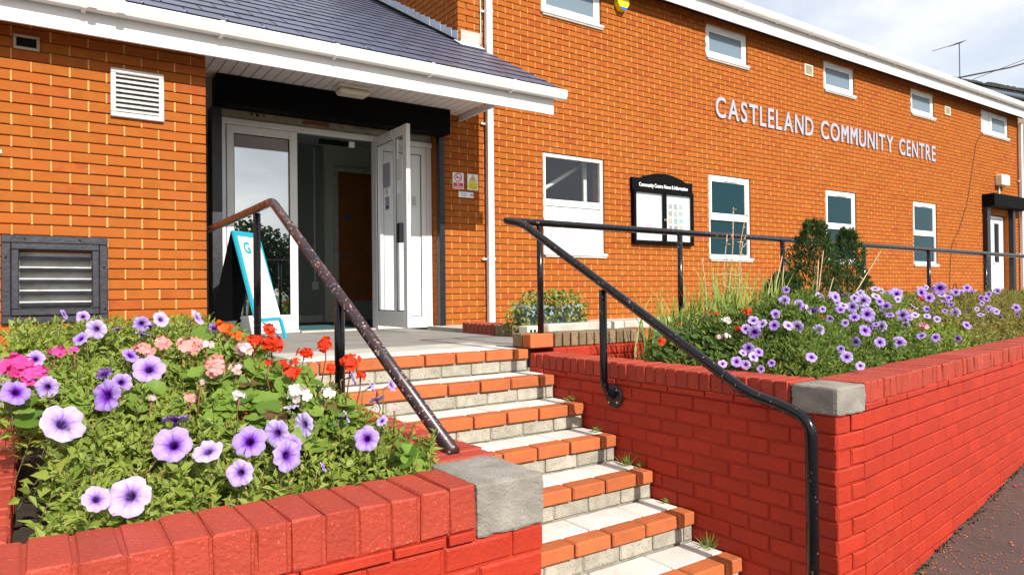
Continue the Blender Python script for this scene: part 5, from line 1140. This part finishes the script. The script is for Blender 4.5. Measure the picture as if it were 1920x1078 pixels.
for a, b in (((4.75, 3.4, -.1), (4.92, 3.35, .66)), ((4.85, 3.4, -.1), (4.94, 3.35, .58)), ((4.7, 3.4, -.1), (4.78, 3.35, .50)), ((5.05, 3.2, -.1), (5.25, 3.2, .70)), ((4.95, 3.1, -.1), (5.02, 3.1, .62)), ((5.0, 3.1, .1), (5.22, 3.1, .48))): stalk(iv, a, b, .007, 3, False)
iv = thing('arching_plant', 'reddish dried flower spike arching in front of the conifers', 'plant', (5.0, 2.95, -.13)); blades(iv, 5.15, 2.95, .08, 24, .35, .6, 'blade', .024, .8)
stalk(iv, (4.95, 2.95, .1), (5.75, 3.0, .70), .006, 6)
# conifers
def conifer(label, cx, cy, h_, rad, n, seed):
    root = thing('dwarf_conifer', label, 'shrub', (cx, cy, -.13), 'dwarf conifers in the street planter'); r = np.random.default_rng(seed)
    MB().tube([(cx, cy, -.13), (cx, cy, h_ * .8)], [.02, .006], 7).build('trunk', M['bark'], root, True)
    t = r.random(n) ** .8; a = r.uniform(0, 6.28, n); lump = 1 + .22 * np.sin(3 * a + 5 * t * 3 + seed) + .14 * np.sin(7 * a - 11 * t)
    env = rad * (np.sin(np.pi * np.clip(t * .80 + .17, 0, 1)) ** .6) * (1.05 - .38 * t) * lump; rr = env * np.sqrt(r.uniform(.25, 1, n))
    P = np.stack([cx + rr * np.cos(a), cy + rr * np.sin(a), -.08 + t * (h_ + .06)], 1); outd = np.stack([np.cos(a) * .55, np.sin(a) * .55, np.full(n, .85)], 1) + r.normal(0, .25, (n, 3))
    Ps, Ds, Us, Ls = [], [], [], []
    for k in range(7):
        s_ = (k - 3) / 3.0; o = unit(np.cross(unit(outd), r.normal(0, 1, (n, 3)))); Ps.append(P + unit(outd) * .012 * k * .5); Ds.append(unit(outd) + o * s_ * .9); Us.append(o + r.normal(0, .4, (n, 3))); Ls.append(np.full(n, .030) * r.uniform(.7, 1.3, n))
    V, F = leaf_arrays(np.vstack(Ps) - np.array(WL[root.name]), np.vstack(Ds), np.vstack(Us), np.concatenate(Ls), np.concatenate(Ls) * .28); stuff(obj('crown', npmesh('crown', V, F, M['conifer']), root))
conifer('tallest dark green dwarf conifer standing in front of the path handrail', 5.47, 3.42, .97, .27, 1900, 3)
conifer('slim dark green dwarf conifer behind the arching dried spike', 5.98, 3.42, .92, .20, 1400, 5)
conifer('low rounded dark green conifer beside the cut pale stems', 5.15, 3.5, .52, .26, 1200, 9)
# ivy trough
tr_ = thing('ivy_trough', 'blue-grey trough of trailing variegated ivy against the hall wall', 'planter', (3.9, 5.12, .02))
m = MB(); m.prism([(3.62, .02), (4.22, .02), (4.25, .26), (3.59, .26)], 5.04, 5.22, 'Y'); m.box(3.58, 4.26, 5.03, 5.23, .235, .27, .006); m.build('trough', M['bluepot'], tr_)
n = 900; a = rng.uniform(0, 6.28, n); s_ = np.sqrt(rng.random(n)); X = 3.88 + .46 * s_ * np.cos(a); Y = 5.08 + .20 * s_ * np.sin(a); topz = .40 - .9 * np.maximum(0, np.abs(X - 3.92) - .1) ** 1.5; Z = topz - rng.random(n) ** 1.3 * .26; Z = np.maximum(Z, .06)
V, F = leaf_arrays(np.stack([X, Y, Z], 1) - np.array(WL[tr_.name]), rng.normal(0, .6, (n, 3)) + np.array([0, -.6, -.1]), rng.normal(0, .4, (n, 3)) + np.array([0, -.5, .8]), rng.uniform(.035, .055, n), rng.uniform(.028, .045, n)); stuff(obj('ivy', npmesh('ivy', V, F, M['ivy']), tr_))
# weeds in the joints
def weed(label, x, y, z, kind, s_=1.0):
    root = thing('weed', label, 'weed', (x, y, z), 'weeds in the joints of steps and walls'); n = {'rosette': 12, 'grass': 40, 'spike': 46}[kind]
    if kind == 'grass':
        P = np.tile([0, 0, 0.0], (n, 1)) + rng.normal(0, .012 * s_, (n, 3)) * [1, 1, 0]; V, F = leaf_arrays(P, rng.normal(0, .5, (n, 3)) + [0, 0, .8], rng.normal(0, 1, (n, 3)), rng.uniform(.03, .085, n) * s_, .004 * s_)
    elif kind == 'spike':
        t = np.linspace(0, 1, n); a = t * 40; P = np.stack([t * .02, t * 0, t * .10 * s_], 1); V, F = leaf_arrays(P, np.stack([np.cos(a), np.sin(a), np.full(n, .9)], 1), np.tile([0, 0, 1.0], (n, 1)), .022 * s_, .007 * s_)
    else:
        a = np.arange(n) * 2.4; P = rng.normal(0, .02 * s_, (n, 3)) * [1, 1, .4] + [0, 0, .012]; V, F = leaf_arrays(P, np.stack([np.cos(a), np.sin(a), np.full(n, .55)], 1), np.tile([0, 0, 1.0], (n, 1)), rng.uniform(.025, .045, n) * s_, .018 * s_)
    stuff(obj('leaves', npmesh('leaves', V, F, M['weed']), root))
weed('small leafy weed on the third tread against the red wall', 2.775, 3.40, -RIS * 2 - .003, 'rosette'); weed('leafy weed in the corner of the fourth tread by the red wall', 2.77, 3.13, -RIS * 3 - .003, 'rosette', .9)
weed('wispy grass and weeds in the fifth tread corner by the red wall', 2.765, 2.90, -RIS * 4 - .003, 'grass', 1.2); weed('flat leafy weed beside the wispy grass on the fifth tread', 2.775, 2.82, -RIS * 4 - .003, 'rosette', .9)
weed('small green weed in the sixth tread corner by the red wall', 2.785, 2.62, -RIS * 5 - .003, 'rosette', .7); weed('grass tuft on the seventh tread against the red wall', 2.775, 2.33, -RIS * 6 - .003, 'grass', 1.2)
weed('upright green weed in the joint behind the pale corner stone', 1.02, 1.965, -.150, 'spike'); weed('dry wispy weed on the coping beside the flower bed', 1.03, 2.10, -.150, 'grass', .8)
weed('weed growing from the joint above the red coping near the kerb', 3.2, 3.86, -.125, 'rosette', 1.3); weed('weed at the foot of the mossy kerb bricks', 3.45, 3.85, -.125, 'rosette', 1.2); weed('tiny weed at the foot of the brick edging', 3.435, 5.15, 0, 'rosette', .6)
# litter, grit and moss on the pavement
n = 2600; X = rng.uniform(2.9, 9.0, n); Y = 1.66 + (X - 3.035) * .139 - rng.random(n) ** 1.4 * 1.3 - .03; Zs = np.array([zg(x) for x in X]) + .003
ln = rng.uniform(.007, .017, n); V, F = leaf_arrays(np.stack([X, Y, Zs], 1), np.stack([rng.normal(0, 1, n), rng.normal(0, 1, n), np.abs(rng.normal(.1, .15, n))], 1), np.tile([0, 0, 1.0], (n, 1)), ln, ln * .8, 0); g_ = obj('grit', npmesh('grit', V, F, M['grit'])); stuff(g_); tag(g_, 'orange-red grit and flakes scattered over the dark pavement', 'grit')
n = 700; t = rng.uniform(.2, 8.5, n); X = KX + math.cos(TH) * t + rng.normal(0, .01, n); Y = KY + math.sin(TH) * t - np.abs(rng.normal(.012, .014, n)); Zs = np.array([zg(x) for x in X]) - .002
V, F = leaf_arrays(np.stack([X, Y, Zs], 1), rng.normal(0, .6, (n, 3)) + [0, -.2, .7], rng.normal(0, 1, (n, 3)), rng.uniform(.010, .026, n), .014); g_ = obj('moss', npmesh('moss', V, F, M['moss'])); stuff(g_); tag(g_, 'dark moss and dirt along the foot of the street planter wall', 'moss')
for lab, x, y, mm in (('pale yellow fallen leaf on the pavement at the wall foot', 3.62, 1.70, 'g_white'), ('purple fallen petal on the pavement near the wall', 5.3, 1.90, 'petunia')):
    P = np.array([[x, y, zg(x) + .006]]); V, F = leaf_arrays(P, np.array([[1, .4, .1]]), np.array([[0, 0, 1.0]]), .05, .035); tag(obj('fallen_leaf', npmesh('fallen_leaf', V, F, M['leafyellow'] if 'leaf' in lab else M['g_pink'])), lab, 'leaf')
# ------------------------------------------------------------------ neighbours beyond the hall
def house(label, e1, e2, z, depth, base):
    root = thing('neighbour_house', label, 'house', ((e1[0] + e2[0]) / 2, (e1[1] + e2[1]) / 2, base)); a, b = Vector((*e1, 0)), Vector((*e2, 0)); d = (b - a).normalized(); nn = Vector((-d.y, d.x, 0)); ln_ = (b - a).length
    def pt(s_, t_, zz): v = a + d * s_ + nn * t_; return (v.x, v.y, zz)
    def bbx(s0, s1, t0, t1, z0, z1): return [pt(s, t_, zz) for zz in (z0, z1) for t_ in (t0, t1) for s in (s0, s1)], [[0, 2, 3, 1], [4, 5, 7, 6], [0, 1, 5, 4], [2, 6, 7, 3], [0, 4, 6, 2], [1, 3, 7, 5]]
    MB().add(*bbx(.15, ln_ - .15, .25, depth, base, z - .1)).build('wall', M['palebrick'], root)
    V = [pt(-.1, 0, z), pt(ln_ + .1, 0, z), pt(ln_ + .1, depth / 2, z + depth * .17), pt(-.1, depth / 2, z + depth * .17), pt(ln_ + .1, depth, z), pt(-.1, depth, z)]; V += [(x, y, q - .12) for x, y, q in V]
    rf = MB().add(V, [[0, 1, 2, 3], [3, 2, 4, 5], [6, 9, 8, 7], [9, 11, 10, 8], [0, 6, 7, 1], [5, 4, 10, 11], [0, 3, 9, 6], [3, 5, 11, 9], [1, 7, 8, 2], [2, 8, 10, 4]]).build('roof', M['rooftile'], root)
    k = 0; s_ = -.1
    while s_ < ln_: MB().add(*bbx(s_, s_ + .27, -.06, .4, z + .01 + random.uniform(0, .03), z + .09 + random.uniform(0, .05))).build('tile', M['rooftile'], rf); s_ += .29
    MB().tube([pt(-.1, -.05, z - .22), pt(ln_ + .1, -.05, z - .24)], .11, 10).build('gutter', M['greygutter'], root, True); MB().add(*bbx(-.05, ln_, .1, .24, z - .45, z - .12)).build('fascia', M['blackmatt'], root)
    return root
house('neighbouring pale brick house with dark tiled roof and grey gutter beyond the hall', (29.5, 13.4), (41, 11.4), 8.90, 7, -.2)
house('farther dark-roofed house peeping above the neighbouring eaves', (44.5, 17.0), (56, 15.2), 11.9, 7, -.2)
at_ = thing('tv_aerial', 'thin television aerial on a mast above the neighbouring roof', 'aerial', (34.2, 14.2, 9.2)); MB().tube([(34.2, 14.2, 9.2), (34.2, 14.2, 11.35)], .022, 6).build('mast', M['greygutter'], at_); MB().tube([(34.35, 14.1, 11.42), (33.0, 14.8, 10.95)], .016, 6).build('boom', M['greygutter'], at_)
m = MB()
for k in range(7): t = k / 6; p_ = Vector((34.35, 14.1, 11.42)).lerp(Vector((33.0, 14.8, 10.95)), t * .35); m.tube([p_ - Vector((.12, .2, 0)), p_ + Vector((.12, .2, 0))], .008, 5)
m.build('elements', M['greygutter'], at_)
tag(MB().tube([(16.1, 7.0, 4.84), (19, 6.82, 5.58), (22.4, 6.5, 6.6)], .018, 6).build('overhead_cable', M['wire'], None, True), 'thick dark overhead cable rising from the hall eaves', 'cable')
tag(MB().tube([(33.5, 14.0, 9.3), (36, 9.0, 11.0), (40, 4, 13.5)], .012, 5).build('telephone_wire', M['greygutter'], None, True), 'thin telephone wire beyond the overhead cable', 'cable')
# trees and hedge across the street, seen only in the door glass
def tree(label, x, y, h_, rad, seed):
    r = np.random.default_rng(seed); root = thing('street_tree', label, 'tree', (x, y, zg(x)), 'trees across the street'); z0 = zg(x)
    m = MB().tube([(x, y, z0 - .1), (x + .1, y, z0 + h_ * .45), (x, y + .1, z0 + h_ * .8)], [.14, .09, .03], 8)
    for k in range(6): a = k * 1.05; m.tube([(x + .05, y, z0 + h_ * (.3 + .07 * k)), (x + rad * .6 * math.cos(a), y + rad * .6 * math.sin(a), z0 + h_ * (.5 + .07 * k))], [.05, .015], 6)
    m.build('trunk', M['bark'], root, True); n = 4200; q = r.normal(0, 1, (n, 3)); q = unit(q) * (r.random(n) ** .5)[:, None]; cl = np.sin(q * 5 + seed).sum(1) * .12; P = q * (1 + cl)[:, None] * [rad, rad, h_ * .42] + [x, y, z0 + h_ * .6]
    V, F = leaf_arrays(P - np.array(WL[root.name]), r.normal(0, 1, (n, 3)), r.normal(0, 1, (n, 3)), r.uniform(.18, .34, n), .18); stuff(obj('crown', npmesh('crown', V, F, M['tree']), root))
for k, (x, h_, rad, lb_) in enumerate(((2.5, 4.2, 1.7, 'broad dark tree reflected in the glazed door leaf'), (5.3, 3.6, 1.6, 'middle dark tree reflected in the glazed door leaf'), (8.2, 4.4, 1.9, 'taller dark tree reflected in the glazed door leaf'), (11.5, 3.8, 1.8, 'small dark tree across the street'), (-1.5, 4.0, 1.8, 'dark tree across the street opposite the planter'))): tree(lb_, x, -19 - (k % 2) * 1.5, h_, rad, 20 + k)
